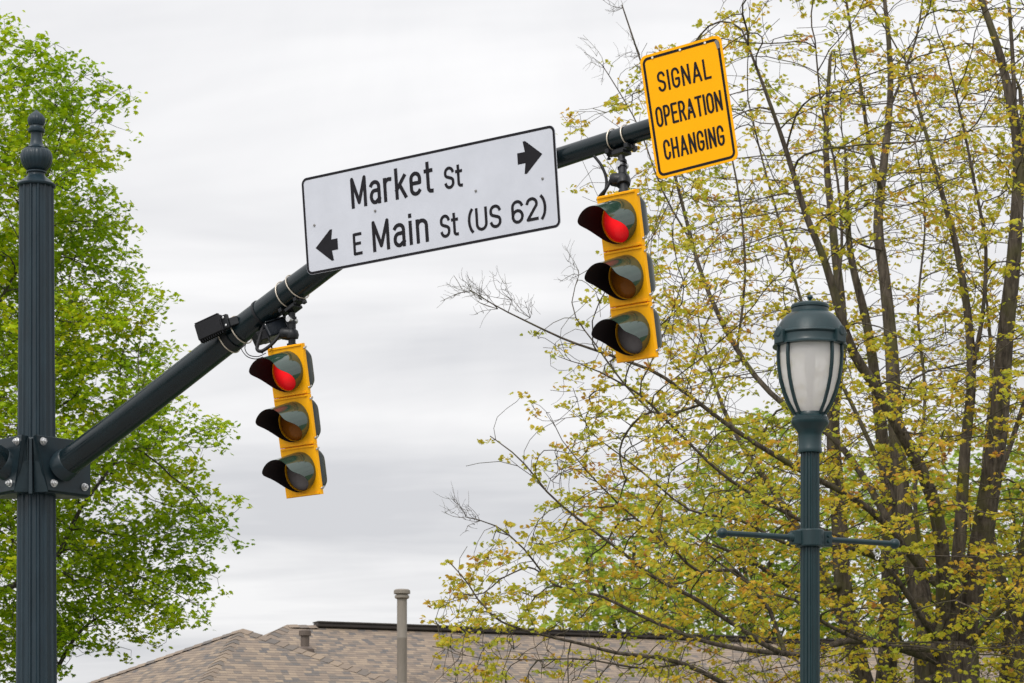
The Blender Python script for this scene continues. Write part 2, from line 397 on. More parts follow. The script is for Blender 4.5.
slab('pavement', -600, 600, 12.683, 22.5, -0.1, 0.13, M['concrete'])
PAVE = 0.13

# ------------------------------------------------------------------ house with hip roofs
house = thing('house', 'low house with blended tan and grey shingled hip roofs behind the trees', 'house', Matrix.Translation((0, 42, 0)))
EAVE = 2.75
apex = P(243, 629, 40.0)
Fc, Rc, Lc = Vector((-4.68, 35.0, EAVE)), Vector((2.1, 37.8, EAVE)), Vector((-10.7, 41.5, EAVE))
Bc = Lc + Rc - Fc
R1 = P(287, 625, 46.0); RZ = R1.z
rdir = Vector((math.cos(rad(22.4)), math.sin(rad(22.4)), 0)); rn = Vector((rdir.y, -rdir.x, 0))
R2 = R1 + rdir * 20.0
drop = (RZ - EAVE) / 0.5
E_fl = R1 + rn * drop - rdir * drop; E_fr = R2 + rn * drop + rdir * drop
E_bl = R1 - rn * drop - rdir * drop; E_br = R2 - rn * drop + rdir * drop
for e in (E_fl, E_fr, E_bl, E_br): e.z = EAVE
def roof_mesh(name, polys, mat, parent, lift=0.0):
    vs, fs, uvs = [], [], []
    inv = ROOT[parent.name].inverted()
    for poly in polys:
        poly = [Vector(p) for p in poly]
        n = (poly[1] - poly[0]).cross(poly[2] - poly[0]).normalized()
        if n.z < 0: n = -n
        ud = Vector((0, 0, 1)).cross(n).normalized(); vd = n.cross(ud).normalized()
        o = len(vs)
        for p in poly:
            q = p + n * lift
            vs.append(tuple(inv @ q)); uvs.append((p.dot(ud), p.dot(vd)))
        fs.append(list(range(o, o + len(poly))))
    me = bpy.data.meshes.new(name); me.from_pydata(vs, [], fs)
    l = me.uv_layers.new(name='uv')
    for lp in me.loops: l.data[lp.index].uv = uvs[lp.vertex_index]
    me.materials.append(mat)
    ob = bpy.data.objects.new(name, me); COL.objects.link(ob); ob.parent = parent; ROOT[ob.name] = ROOT[parent.name]
    return ob
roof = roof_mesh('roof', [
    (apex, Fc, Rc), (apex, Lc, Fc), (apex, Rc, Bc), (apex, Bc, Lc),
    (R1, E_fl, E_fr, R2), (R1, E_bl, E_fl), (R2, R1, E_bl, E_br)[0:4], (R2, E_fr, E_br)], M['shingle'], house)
def hip_cap(a, b, w=0.15, up=0.012, parent=None, n1=None, n2=None):
    """a course of overlapping cap shingles folded over a hip"""
    a, b = Vector(a), Vector(b); d = (b - a); L = d.length; d.normalize()
    side = d.cross(Vector((0, 0, 1))).normalized(); upv = side.cross(d)
    if upv.z < 0: upv = -upv
    k = int(L / 0.15); vs, fs, uvs = [], [], []
    inv = ROOT[parent.name].inverted()
    for i in range(k):
        p0 = a + d * (i * L / k) + upv * (up - 0.006); p1 = a + d * ((i + 1) * L / k + 0.02) + upv * (up + 0.004)
        o = len(vs)
        for p, v in ((p0, 0.9), (p1, 0.35)):
            for sgn in (-1, 0, 1):
                q = p + side * (w * sgn) - upv * (abs(sgn) * w * 0.40)
                vs.append(tuple(inv @ q)); uvs.append((i * 0.26 + 0.13, (i * 7 % 13 + v) * 0.088))
        fs += [(o, o + 1, o + 4, o + 3), (o + 1, o + 2, o + 5, o + 4)]
        # butt edge of the tab
        vs.append(tuple(inv @ (p1 + side * w - upv * (w * 0.34 + 0.02)))); vs.append(tuple(inv @ (p1 - upv * 0.02))); vs.append(tuple(inv @ (p1 - side * w - upv * (w * 0.34 + 0.02))))
        uvs += [(i * 0.26 + 0.13, (i * 7 % 13 + 0.5) * 0.088)] * 3
        fs += [(o + 3, o + 4, o + 7, o + 8), (o + 4, o + 5, o + 6, o + 7)]
    return vs, fs, uvs
for a, b in ((apex, Fc), (apex, Rc), (apex, Lc), (R1, E_fl), (R2, E_fr), (R1, R1 + rdir * 0.48)):
    v_, f_, u_ = hip_cap(a, b, parent=house)
    me = bpy.data.meshes.new('hip_cap'); me.from_pydata(v_, [], f_); l = me.uv_layers.new(name='uv')
    for lp in me.loops: l.data[lp.index].uv = u_[lp.vertex_index]
    me.materials.append(M['shingle_cap']); hc = bpy.data.objects.new('hip_cap', me); COL.objects.link(hc); hc.parent = roof; ROOT[hc.name] = ROOT[house.name]
mb = MB(); rot = Matrix.Rotation(rad(22.4), 3, 'Z')
mb.box((R1 + rdir * 10.2) + Vector((0, 0, 0.015)), (19.4, 0.26, 0.07), rot)
build('ridge_vent', mb, M['ridge_dark'], roof, world=True, bevel=0.02)
mb = MB(); mb.box((R1 + rdir * 10.2) + Vector((0, 0, 0.0635)), (19.4, 0.30, 0.022), rot)
build('ridge_cap', mb, M['shingle_cap'], roof, world=True)
# walls under the eaves, fascia boards, a few windows and a door on the street sides
def inset(poly, d):
    c = sum((Vector(p) for p in poly), Vector()) / len(poly)
    return [Vector(p) + (c - Vector(p)).normalized() * d for p in poly]
mb = MB()
wing = inset([Fc, Rc, Bc, Lc], 0.65); mainb = inset([E_fl, E_fr, E_br, E_bl], 0.75)
for poly in (wing, mainb):
    mb.loft([[Vector((p.x, p.y, 0)) for p in poly], [Vector((p.x, p.y, EAVE + 0.05)) for p in poly]])
build('wall', mb, M['siding'], house, world=True)
mb = MB()
for a, b in ((Fc, Rc), (Lc, Fc), (E_fl, E_fr), (E_fr, E_br)):
    d = (b - a).normalized(); q = d.to_track_quat('X', 'Z').to_matrix(); nn = Vector((d.y, -d.x, 0))
    mb.box((a + b) / 2 - nn * 0.03 + Vector((0, 0, -0.1)), ((b - a).length - 0.05, 0.04, 0.16), q)
build('fascia', mb, M['trim'], house, world=True)
def opening(a, b, t, w, h, z, kind):
    d = (b - a).normalized(); nn = Vector((d.y, -d.x, 0)); c = a + d * t; q = d.to_track_quat('X', 'Z').to_matrix()
    fr_ = MB()
    for dx, dz, sx, sz in ((-w / 2, 0, 0.09, h + 0.18), (w / 2, 0, 0.09, h + 0.18), (0, h / 2 + 0.045, w - 0.09, 0.09), (0, -h / 2 - 0.045, w - 0.09, 0.09), (0, 0, w - 0.09, 0.04)):
        if kind == 'door' and sz == 0.04: continue
        fr_.box(Vector((c.x, c.y, z)) + d * dx + Vector((0, 0, dz)) + nn * 0.03, (sx, 0.08, sz), q)
    g = MB(); g.box(Vector((c.x, c.y, z)) + nn * 0.01, (w - 0.09, 0.03, h), q)
    if kind == 'door':
        o = build('door', g, M['trim'], house, world=True); build('door_frame', fr_, M['trim'], o, world=True)
        hd = MB(); hd.lathe([(0.0, 0), (0.03, 0.01), (0.03, 0.03), (0.0, 0.05)], 12, Vector((c.x, c.y, 1.0)) + nn * 0.03 + d * (w * 0.36), axis_to(nn)); build('handle', hd, M['galv'], o, world=True)
    else:
        o = build('window', fr_, M['trim'], house, world=True); build('pane', g, M['win_glass'], o, world=True)
wa, wb, wc_ = wing[0], wing[1], wing[3]
opening(wa, wb, 1.8, 1.2, 1.3, 1.5, 'window'); opening(wa, wb, 4.8, 1.2, 1.3, 1.5, 'window'); opening(wc_, wa, 3.0, 1.2, 1.3, 1.5, 'window')
ma, mb2 = mainb[0], mainb[1]
opening(ma, mb2, 12.5, 1.0, 2.1, 1.1, 'door'); opening(ma, mb2, 15.0, 1.5, 1.3, 1.5, 'window'); opening(ma, mb2, 19.0, 1.5, 1.3, 1.5, 'window')

def on_main_roof(px, py):
    """where the sight line of a pixel meets the front slope of the main roof"""
    n = Vector((rn.x * 0.5, rn.y * 0.5, 1)).normalized()
    d = P(px, py, 1.0) - Vector((0, 0, CAM_H)); o = Vector((0, 0, CAM_H))
    return o + d * ((R1 - o).dot(n) / d.dot(n))
q = on_main_roof(305, 651); s_ = q.y / F_PX
mb = MB(); mb.lathe([(0.075, -0.15), (0.07, 14 * s_), (0.07, 15 * s_), (0.10, 15.2 * s_), (0.10, 20 * s_), (0.085, 21 * s_)], 20, q)
mb.lathe([(0.16, -0.1), (0.15, 0.03), (0.09, 0.07)], 20, q)
build('vent_pipe', mb, M['vent_brown'], house, world=True, smooth=40)
q = on_main_roof(402, 689); s_ = q.y / F_PX
hh = (689 - 589) * s_; r0 = 5.0 * s_
mb = MB(); mb.lathe([(r0, -0.2), (r0, hh * 0.5), (r0 * 1.03, hh * 0.505), (r0 * 1.03, hh * 0.515), (r0, hh * 0.52), (r0, hh - 9 * s_)], 24, q)
mb.lathe([(0.18, -0.12), (0.17, 0.03), (0.11, 0.09)], 24, q)
fl = build('flue_pipe', mb, M['taupe'], house, world=True, smooth=40)
mb = MB(); z0 = hh
mb.lathe([(r0 * 1.1, z0 - 10 * s_), (r0 * 1.45, z0 - 9 * s_), (r0 * 1.45, z0 - 6.6 * s_), (r0 * 1.2, z0 - 6.2 * s_), (r0 * 1.2, z0 - 5.2 * s_), (r0 * 1.65, z0 - 4.8 * s_), (r0 * 1.65, z0 - 1.6 * s_), (r0 * 1.35, z0 - 0.4 * s_), (r0 * 0.6, z0)], 24, q)
build('flue_cap', mb, M['taupe'], fl, world=True, smooth=40)

# ------------------------------------------------------------------ signal pole with its curved mast arms
PD = 21.0
PX = (36.4 - 512) / F_PX * PD
def pz(y, D=PD): return CAM_H + (HORIZON - y) / F_PX * D
pole = thing('signal_pole', 'dark fluted signal pole with ball finial and two mast arms bolted to it', 'signal pole', Matrix.Translation((PX, PD, PAVE)))
def flute(n, depth):
    def f(a, z):
        t = (a * n / (2 * math.pi)) % 1.0
        if t < 0.18: return 1.0
        s = (t - 0.18) / 0.82
        return 1.0 - depth * min(1.0, 6.0 * s * (1 - s)) 
    return f
ztop = pz(187)
mb = MB()
mb.lathe([(0.168, 0.75), (0.161, 2.0), (0.155, 3.0), (0.145, 4.6), (0.135, 6.0), (0.132, ztop - PAVE)], 264, mod=flute(14, 0.11))
build('shaft', mb, M['pole'], pole, smooth=25)
mb = MB()
mb.lathe([(0.30, 0.0), (0.30, 0.06), (0.27, 0.10), (0.25, 0.14), (0.24, 0.5), (0.20, 0.58), (0.20, 0.64), (0.185, 0.72), (0.172, 0.78)], 64)
build('base', mb, M['pole'], pole, smooth=35)
fz = ztop - PAVE
fin_prof = [(140, 0), (146, 6), (146, 18), (138, 24), (124, 38), (104, 54), (80, 72), (66, 86), (62, 98), (64, 104), (76, 108), (76, 118), (66, 121)]
bulb = [(66, 122), (86, 138), (105, 165), (117, 195), (121, 220), (119, 245), (110, 268), (97, 284)]
neck = [(90, 285), (92, 292), (74, 299), (62, 308), (51, 325), (45, 350), (42, 380), (42, 405), (44, 412), (62, 418), (65, 428), (65, 440), (56, 446), (50, 456), (50, 466), (55, 470)]
tip = [(55, 471), (63, 488), (66, 508), (65, 518), (58, 536), (44, 554), (27, 568), (12, 580), (4, 590), (0.5, 596)]
fin = MB(); fin.lathe([(r / 1000, fz + z / 1000) for r, z in fin_prof], 64)
fin_o = build('finial', fin, M['pole'], pole, smooth=50)
mb = MB(); mb.lathe([(r / 1000, fz + z / 1000) for r, z in bulb], 144, mod=lambda a, z: 1.0 + 0.018 * math.cos(24 * a)); build('ball', mb, M['pole'], fin_o, smooth=60)
mb = MB(); mb.lathe([(r / 1000, fz + z / 1000) for r, z in neck], 64); build('neck', mb, M['pole'], fin_o, smooth=50)
mb = MB(); mb.lathe([(r / 1000, fz + z / 1000) for r, z in tip], 120, mod=lambda a, z: 1.0 + 0.025 * math.cos(20 * a)); build('tip', mb, M['pole'], fin_o, smooth=60)

# clamp: two flange plates set square to each other with a grooved nose between them
cz = pz(467) - PAVE
clamp = MB()
def fwd(x, f, z): return Vector((x, -f, cz + z))
zt, zb = 0.20, -0.22
foot = [(0.385, -0.10), (0.345, -0.18), (0.12, -0.20), (-0.12, -0.20), (-0.345, -0.18), (-0.385, -0.10), (-0.165, 0.15), (-0.06, 0.19), (0.06, 0.19), (0.165, 0.15)]
clamp.loft([[fwd(x, f, zb) for x, f in foot], [fwd(x, f, zt) for x, f in foot]])
clamp_o = build('clamp', clamp, M['clamp'], pole, bevel=0.006)
nR = (0.74, 0.67); tR = (0.67, -0.74); cR = (0.185, 0.168)
def plate_pt(sg, t, z, out=0.0):
    return fwd(sg * (cR[0] + tR[0] * t + nR[0] * out), cR[1] + tR[1] * t + nR[1] * out, z)
plates = []
for sg in (1, -1):
    mb = MB(); poly = [(-0.20, zt), (0.325, zt), (0.325, zb + 0.012), (-0.085, zb + 0.012)]
    mb.loft([[plate_pt(sg, t, z, -0.035) for t, z in poly], [plate_pt(sg, t, z, 0.0) for t, z in poly]])
    po = build('flange_plate', mb, M['clamp'], pole, bevel=0.005); plates.append(po)
    gus = MB()
    gus.loft([[plate_pt(sg, -0.20, zt, 0.004), plate_pt(sg, -0.19, zt, -0.03), fwd(sg * 0.022, 0.20, zt), fwd(sg * 0.018, 0.25, zt)],
              [plate_pt(sg, -0.088, zb, 0.004), plate_pt(sg, -0.07, zb, -0.03), fwd(sg * 0.03, 0.17, zb), fwd(sg * 0.02, 0.21, zb)]])
    build('gusset', gus, M['clamp'], po, bevel=0.004)
    for t, z in ((-0.135, 0.155), (-0.035, -0.15), (0.262, -0.15), (0.262, 0.155)):
        b = MB(); nrm = Vector((sg * nR[0], -nR[1], 0)); ax = axis_to(nrm); c0 = plate_pt(sg, t, z, 0.001)
        b.lathe([(0.030, 0.0), (0.030, 0.006), (0.024, 0.007)], 20, c0, ax)
        b.lathe([(0.024, 0.0075), (0.024, 0.024), (0.019, 0.028)], 6, c0, ax)
        b.lathe([(0.012, 0.0285), (0.012, 0.038), (0.010, 0.041)], 10, c0, ax)
        build('bolt', b, M['galv'], po, smooth=40)
mb = MB(); mb.loft([[fwd(-0.014, 0.20, zb - 0.02), fwd(0.014, 0.20, zb - 0.02), fwd(0.014, 0.262, zb - 0.02), fwd(-0.014, 0.262, zb - 0.02)],
                    [fwd(-0.012, 0.19, zt - 0.02), fwd(0.012, 0.19, zt - 0.02), fwd(0.012, 0.26, zt - 0.02), fwd(-0.012, 0.26, zt - 0.02)]])
build('rib', mb, M['clamp'], clamp_o, bevel=0.004)

ARM_PX = [(66, 464, .104), (120, 423.5, .102), (170, 385, .100), (220, 346, .098), (268, 309, .095), (307, 279.5, .092), (345, 252, .088), (400, 219, .083), (460, 192.5, .077), (520, 170, .070), (557, 158.5, .066), (600, 144.5, .064), (650, 128.5, .063), (688, 117, .062)]
def armD(px): k = (px - 512) / F_PX; return 18.33 / (1 + 0.74 * k)
arm_ctrl = [tuple(P(x, y, armD(x))) + (r,) for x, y, r in ARM_PX]
arm_s = catmull(arm_ctrl, 6)
ARM = [(Vector(a[:3]), a[3]) for a in arm_s]
mb = MB(); mb.tube([p for p, r in ARM], [r for p, r in ARM], 40)
arm_o = build('mast_arm', mb, M['arm'], pole, world=True, smooth=40)
mb = MB(); d0 = (ARM[1][0] - ARM[0][0]).normalized()
mb.tube([ARM[0][0] - d0 * 0.06, ARM[0][0] + d0 * 0.035, ARM[0][0] + d0 * 0.045], [0.116, 0.112, 0.104], 40); build('weld_collar', mb, M['clamp'], arm_o, world=True, smooth=40)
mb = MB(); de = (ARM[-1][0] - ARM[-2][0]).normalized(); mb.tube([ARM[-1][0] - de * 0.03, ARM[-1][0] + de * 0.004, ARM[-1][0] + de * 0.012], [0.068, 0.068, 0.05], 40); build('end_cap', mb, M['arm'], arm_o, world=True, smooth=40)
# second arm, over the cross street on the left
b2 = Vector((PX - 0.22, PD - 0.13, pz(466)))
hd2 = Vector((-0.70, -0.71, 0)).normalized()
pts2 = [b2 + hd2 * s + Vector((0, 0, 0.46 * s - 0.030 * s * s)) for s in np.linspace(0, 4.6, 30)]
rr2 = list(np.linspace(0.104, 0.066, 30))
mb = MB(); mb.tube(pts2, rr2, 40); arm2 = build('mast_arm', mb, M['arm'], pole, world=True, smooth=40)
mb = MB(); d0 = (pts2[1] - pts2[0]).normalized(); mb.tube([pts2[0] - d0 * 0.06, pts2[0] + d0 * 0.035, pts2[0] + d0 * 0.045], [0.116, 0.112, 0.104], 40); build('weld_collar', mb, M['clamp'], arm2, world=True, smooth=40)

def arm_at(px):
    best = min(range(len(ARM)), key=lambda i: abs(512 + F_PX * ARM[i][0].x / ARM[i][0].y - px))
    i = min(max(best, 1), len(ARM) - 2)
    # refine between neighbours
    a, b = ARM[i - 1], ARM[i + 1]
    pa, pb = (512 + F_PX * q[0].x / q[0].y for q in (a, b)); t = (px - pa) / (pb - pa)
    return a[0].lerp(b[0], t), (b[0] - a[0]).normalized(), a[1] + (b[1] - a[1]) * t
def ring(mb, c, axis, r, tr, n=40, wob=0.0):
    ax = axis_to(axis); pts = []
    for j in range(n):
        a = 2 * math.pi * j / n
        pts.append(c + ax @ Vector((r * math.cos(a), r * math.sin(a), wob * math.sin(a))))
    mb.tube(pts, tr, 6, closed=True); return mb
def flat_band(mb, c, axis, r, w, th=0.003, n=48):
    ax = axis_to(axis)
    mb.lathe([(r, -w / 2), (r + th, -w / 2), (r + th, w / 2), (r, w / 2)], n, c, ax); return mb

# ------------------------------------------------------------------ lettering: strokes of even width
def arc(cx_, cy_, rx, ry, a0, a1, n=14):
    return [(cx_ + rx * math.cos(rad(a0 + (a1 - a0) * i / n)), cy_ + ry * math.sin(rad(a0 + (a1 - a0) * i / n))) for i in range(n + 1)]
XH = 0.74
def G():
    g = {}
    g['M'] = (0.60, [[(0, 0), (0, 1), (0.30, 0.12), (0.60, 1), (0.60, 0)]])
    g['N'] = (0.46, [[(0, 0), (0, 1), (0.46, 0), (0.46, 1)]])
    g['E'] = (0.40, [[(0.40, 1), (0, 1), (0, 0), (0.40, 0)], [(0, 0.52), (0.34, 0.52)]])
    g['L'] = (0.38, [[(0, 1), (0, 0), (0.38, 0)]])
    g['I'] = (0.0, [[(0, 0), (0, 1)]])
    g['T'] = (0.44, [[(0, 1), (0.44, 1)], [(0.22, 1), (0.22, 0)]])
    g['H'] = (0.46, [[(0, 0), (0, 1)], [(0.46, 0), (0.46, 1)], [(0, 0.5), (0.46, 0.5)]])
    g['A'] = (0.54, [[(0, 0), (0.27, 1), (0.54, 0)], [(0.095, 0.30), (0.445, 0.30)]])
    g['O'] = (0.46, [arc(0.23, 0.72, 0.23, 0.28, 0, 180) + arc(0.23, 0.28, 0.23, 0.28, 180, 360) + [(0.46, 0.72)]])
    g['C'] = (0.44, [arc(0.22, 0.72, 0.22, 0.28, 0, 180) + arc(0.22, 0.28, 0.22, 0.28, 180, 360)])
    g['G'] = (0.46, [arc(0.23, 0.72, 0.23, 0.28, 5, 180) + arc(0.23, 0.28, 0.23, 0.28, 180, 360) + [(0.46, 0.44), (0.26, 0.44)]])
    g['U'] = (0.46, [[(0, 1)] + arc(0.23, 0.28, 0.23, 0.28, 180, 360) + [(0.46, 1)]])
    g['S'] = (0.44, [arc(0.22, 0.76, 0.22, 0.24, 15, 180, 12) + arc(0.22, 0.70, 0.22, 0.17, 195, 250, 5) + arc(0.22, 0.30, 0.22, 0.19, 70, 15, 5) + arc(0.22, 0.24, 0.22, 0.24, 0, -165, 12)])
    g['P'] = (0.42, [[(0, 0), (0, 1), (0.2, 1)] + arc(0.2, 0.73, 0.22, 0.27, 90, -90, 12) + [(0, 0.46)]])
    g['R'] = (0.44, [[(0, 0), (0, 1), (0.2, 1)] + arc(0.2, 0.74, 0.22, 0.26, 90, -90, 12) + [(0, 0.48)], [(0.23, 0.48), (0.44, 0)]])
    g['a'] = (0.38, [arc(0.19, XH - 0.17, 0.19, 0.17, 155, 0, 9) + [(0.38, 0)], [(0.38, 0.43), (0.2, 0.43)] + arc(0.17, 0.215, 0.17, 0.215, 90, 270, 10) + [(0.22, 0.0), (0.38, 0.12)]])
    g['r'] = (0.26, [[(0, 0), (0, XH)], [(0, XH - 0.22)] + arc(0.2, XH - 0.2, 0.2, 0.2, 170, 75, 8)])
    g['k'] = (0.40, [[(0, 0), (0, 1)], [(0.38, XH), (0, 0.28)], [(0.15, 0.44), (0.40, 0)]])
    g['e'] = (0.40, [[(0, 0.39), (0.40, 0.39)] + arc(0.20, XH - 0.2, 0.20, 0.2, 0, 180, 12) + arc(0.20, 0.2, 0.20, 0.2, 180, 325, 11)])
    g['t'] = (0.26, [[(0.10, 1.0), (0.10, 0.14)] + arc(0.22, 0.14, 0.12, 0.14, 190, 280, 6) + [(0.26, 0.0)], [(0, XH), (0.26, XH)]])
    g['i'] = (0.0, [[(0, 0), (0, XH)], [(0, 0.985), (0, 1.0)]])
    g['n'] = (0.38, [[(0, 0), (0, XH)], [(0, XH - 0.2)] + arc(0.19, XH - 0.19, 0.19, 0.19, 165, 0, 10) + [(0.38, 0)]])
    g['('] = (0.14, [arc(0.30, 0.5, 0.30, 0.62, 122, 238, 14)])
    g[')'] = (0.14, [arc(-0.16, 0.5, 0.30, 0.62, 58, -58, 14)])
    g['6'] = (0.44, [arc(0.22, 0.74, 0.22, 0.26, 20, 180, 12) + [(0, 0.28)] + arc(0.22, 0.28, 0.22, 0.28, 180, 540, 24)])
    g['2'] = (0.44, [arc(0.22, 0.75, 0.22, 0.25, 165, -20, 14) + [(0.0, 0.0), (0.44, 0.0)]])
    return g
GL = G()
def write(mb, text, x0, x1, base, cap, sw, y, gap=0.30, space=0.45):
    """lay the words out between x0 and x1 on a base line; sw is the stroke width; every stroke a hair proud of the last"""
    x = 0.0; items = []
    for ch in text:
        if ch == ' ': x += space; continue
        w, strokes = GL[ch]; items.append((x, strokes)); x += w + gap
    x -= gap
    sx = (x1 - x0 - sw) / x; lay = 0
    for ox, strokes in items:
        for st in strokes:
            pts = [Vector((x0 + sw / 2 + (ox + a) * sx, base + sw / 2 + b_ * (cap - sw))) for a, b_ in st]
            for i in range(len(pts) - 1):
                a, b_ = pts[i], pts[i + 1]; d = b_ - a
                if d.length < 1e-6: continue
                d.normalize(); n = Vector((-d.y, d.x)) * sw / 2
                if i == 0: a = a - d * sw / 2
                if i == len(pts) - 2: b_ = b_ + d * sw / 2
                yy = y - lay * 2e-5; lay = (lay + 1) % 12
                q = [a - n, b_ - n, b_ + n, a + n]
                mb.add([(p.x, yy, p.y) for p in q], [(0, 1, 2, 3)])
                if i > 0:
                    yy = y - lay * 2e-5; lay = (lay + 1) % 12
                    c = pts[i]; r = sw / 2
                    mb.add([(c.x + r * math.cos(k * math.pi / 6), yy, c.y + r * math.sin(k * math.pi / 6)) for k in range(12)], [tuple(range(12))])
    return mb
def rrect(w, h, r, n=8):
    out = []
    for cx_, cy_, a0 in ((w / 2 - r, h / 2 - r, 0), (-w / 2 + r, h / 2 - r, 90), (-w / 2 + r, -h / 2 + r, 180), (w / 2 - r, -h / 2 + r, 270)):
        for i in range(n + 1):
            a = rad(a0 + 90 * i / n); out.append((cx_ + r * math.cos(a), cy_ + r * math.sin(a)))
    return out
def sign_panel(mb, w, h, r, th=0.004):
    o = rrect(w, h, r); mb.loft([[(x, 0, z) for x, z in o], [(x, th, z) for x, z in o]]); return mb
def sign_border(mb, w, h, r, lw, y):
    a = rrect(w, h, r); b = rrect(w - 2 * lw, h - 2 * lw, max(0.004, r - lw)); n = len(a)
    mb.add([(x, y, z) for x, z in a] + [(x, y, z) for x, z in b], [(i, (i + 1) % n, n + (i + 1) % n, n + i) for i in range(n)]); return mb
def sign_bracket(parent, mat4, us, w):
    """rails behind the panel, banded to the arm where it passes behind"""
    inv = mat4.inverted()
    for u in us:
        mb = MB(); bn = MB()
        i = min(range(1, len(ARM) - 1), key=lambda k: abs((inv @ ARM[k][0]).x - u))
        c, r = ARM[i]; cl = inv @ c
        mb.box((u, 0.004 + 0.015, cl.z), (0.05, 0.026, 0.30))
        mb.box((u, 0.032 + (cl.y - r - 0.032) / 2, cl.z), (0.04, max(0.02, cl.y - r - 0.032), 0.08))
        ax = (ARM[i + 1][0] - ARM[i - 1][0]).normalized()
        for k in (-0.025, 0.025): flat_band(bn, c + ax * k, ax, r + 0.001, 0.014)
        br = build('bracket', mb, M['alu'], parent, bevel=0.003)
        build('band', bn, M['band'], br, world=True)

# ------------------------------------------------------------------ street name sign
SW, SH = 2.05, 0.67
ms = frame((-0.571, 18.53, 6.033), rad(31.7), rad(2.5), rad(2.8))
sgn = thing('street_name_sign', 'wide white street name sign with two arrows reading Market St and E Main St', 'sign', ms)
mb = sign_panel(MB(), SW, SH, 0.045); build('panel', mb, M['sign_white'], sgn, bevel=0.0008)
mb = sign_border(MB(), SW - 0.004, SH - 0.004, 0.044, 0.017, -0.0012); build('border', mb, M['sign_black'], sgn)
ox, oz = -SW / 2, -SH / 2
T = lambda t, a, b, base, cap, sw, **k: build('lettering', write(MB(), t, ox + a, ox + b, oz + base, cap, sw, -0.0016, **k), M['sign_black'], sgn)
T('Market', .409, 1.083, .392, 0.211, .0262, gap=0.29); T('St', 1.172, 1.317, .391, .150, .0205, gap=0.22)
T('E', .401, .475, .073, .152, .0205); T('Main', .563, 1.020, .071, .211, .0262, gap=0.30); T('St', 1.116, 1.261, .074, .155, .0205, gap=0.22)
T('(US', 1.338, 1.600, .074, .155, .0205, gap=0.24); T('62)', 1.680, 1.950, .074, .155, .0205, gap=0.24)
def arrow(tipx, shaftx, headx, zc_, hs, hh_):
    a = MB(); k = 0.012 * (1 if tipx > headx else -1)
    pts = [(shaftx, zc_ - hs), (headx, zc_ - hs), (headx - k, zc_ - hh_), (headx + k * 0.6, zc_ - hh_), (tipx, zc_), (headx + k * 0.6, zc_ + hh_), (headx - k, zc_ + hh_), (headx, zc_ + hs), (shaftx, zc_ + hs)]
    a.add([(ox + x, -0.0016, oz + z) for x, z in pts], [tuple(range(9))]); return a
build('arrow', arrow(1.944, 1.753, 1.812, .495, .037, .107), M['sign_black'], sgn, label='black arrow pointing right')
build('arrow', arrow(.086, .274, .222, .176, .038, .107), M['sign_black'], sgn, label='black arrow pointing left')
for u, v in ((.088, .333), (.60, .347), (1.415, .343), (1.935, .335)):
    b = MB(); b.lathe([(0.009, 0.0), (0.008, 0.005), (0.004, 0.007)], 14, (ox + u, -0.001, oz + v), axis_to((0, -1, 0))); build('rivet', b, M['rivet'], sgn, smooth=40)
sign_bracket(sgn, ms, (-0.62, 0.0, 0.62), SW)

# ------------------------------------------------------------------ amber warning sign at the arm's end
YW, YH = 0.572, 0.777
my = frame((1.108, 17.25, 6.318), rad(29.5), rad(6.0), rad(7.0))
wsn = thing('warning_sign', 'amber yellow sign reading SIGNAL OPERATION CHANGING at the end of the arm', 'sign', my)
mb = sign_panel(MB(), YW, YH, 0.042); build('panel', mb, M['sign_yellow'], wsn, bevel=0.0008)
mb = sign_border(MB(), YW - 0.032, YH - 0.032, 0.040, 0.0165, -0.0012); build('border', mb, M['sign_black'], wsn)
ox, oz = -0.28, -0.38
for t, a, b, base in (('SIGNAL', .095, .466, .520), ('OPERATION', .047, .512, .310), ('CHANGING', .068, .493, .099)):
    lt = MB(); write(lt, t, ox + a, ox + b, oz + base, .127, .0150, -0.0016, gap=0.31 if t != 'OPERATION' else 0.28); build('lettering', lt, M['sign_black'], wsn)
for u, v in ((.085, .742), (.28, .742), (.455, .742)):
    b = MB(); b.lathe([(0.0075, 0.0), (0.0075, 0.003), (0.004, 0.004)], 12, (ox + u, -0.0018, oz + v), axis_to((0, -1, 0))); build('rivet', b, M['white_spot'], wsn)  # white discs standing in for the holes along the top border
b = MB(); b.lathe([(0.010, 0.0), (0.010, 0.004), (0.005, 0.008)], 8, (ox + .285, -0.0018, oz + .375), axis_to((0, -1, 0))); build('bolt', b, M['rivet'], wsn)
b = MB(); b.add([(ox + .518, -0.0021, oz + .735), (ox + .528, -0.0021, oz + .742), (ox + .546, -0.0021, oz + .735), (ox + .548, -0.0021, oz + .690), (ox + .530, -0.0021, oz + .684), (ox + .526, -0.0021, oz + .715)], [(0, 1, 2, 3, 4, 5)])
build('worn_patch', b, M['rivet'], wsn)
sign_bracket(wsn, my, (-0.20,), YW)

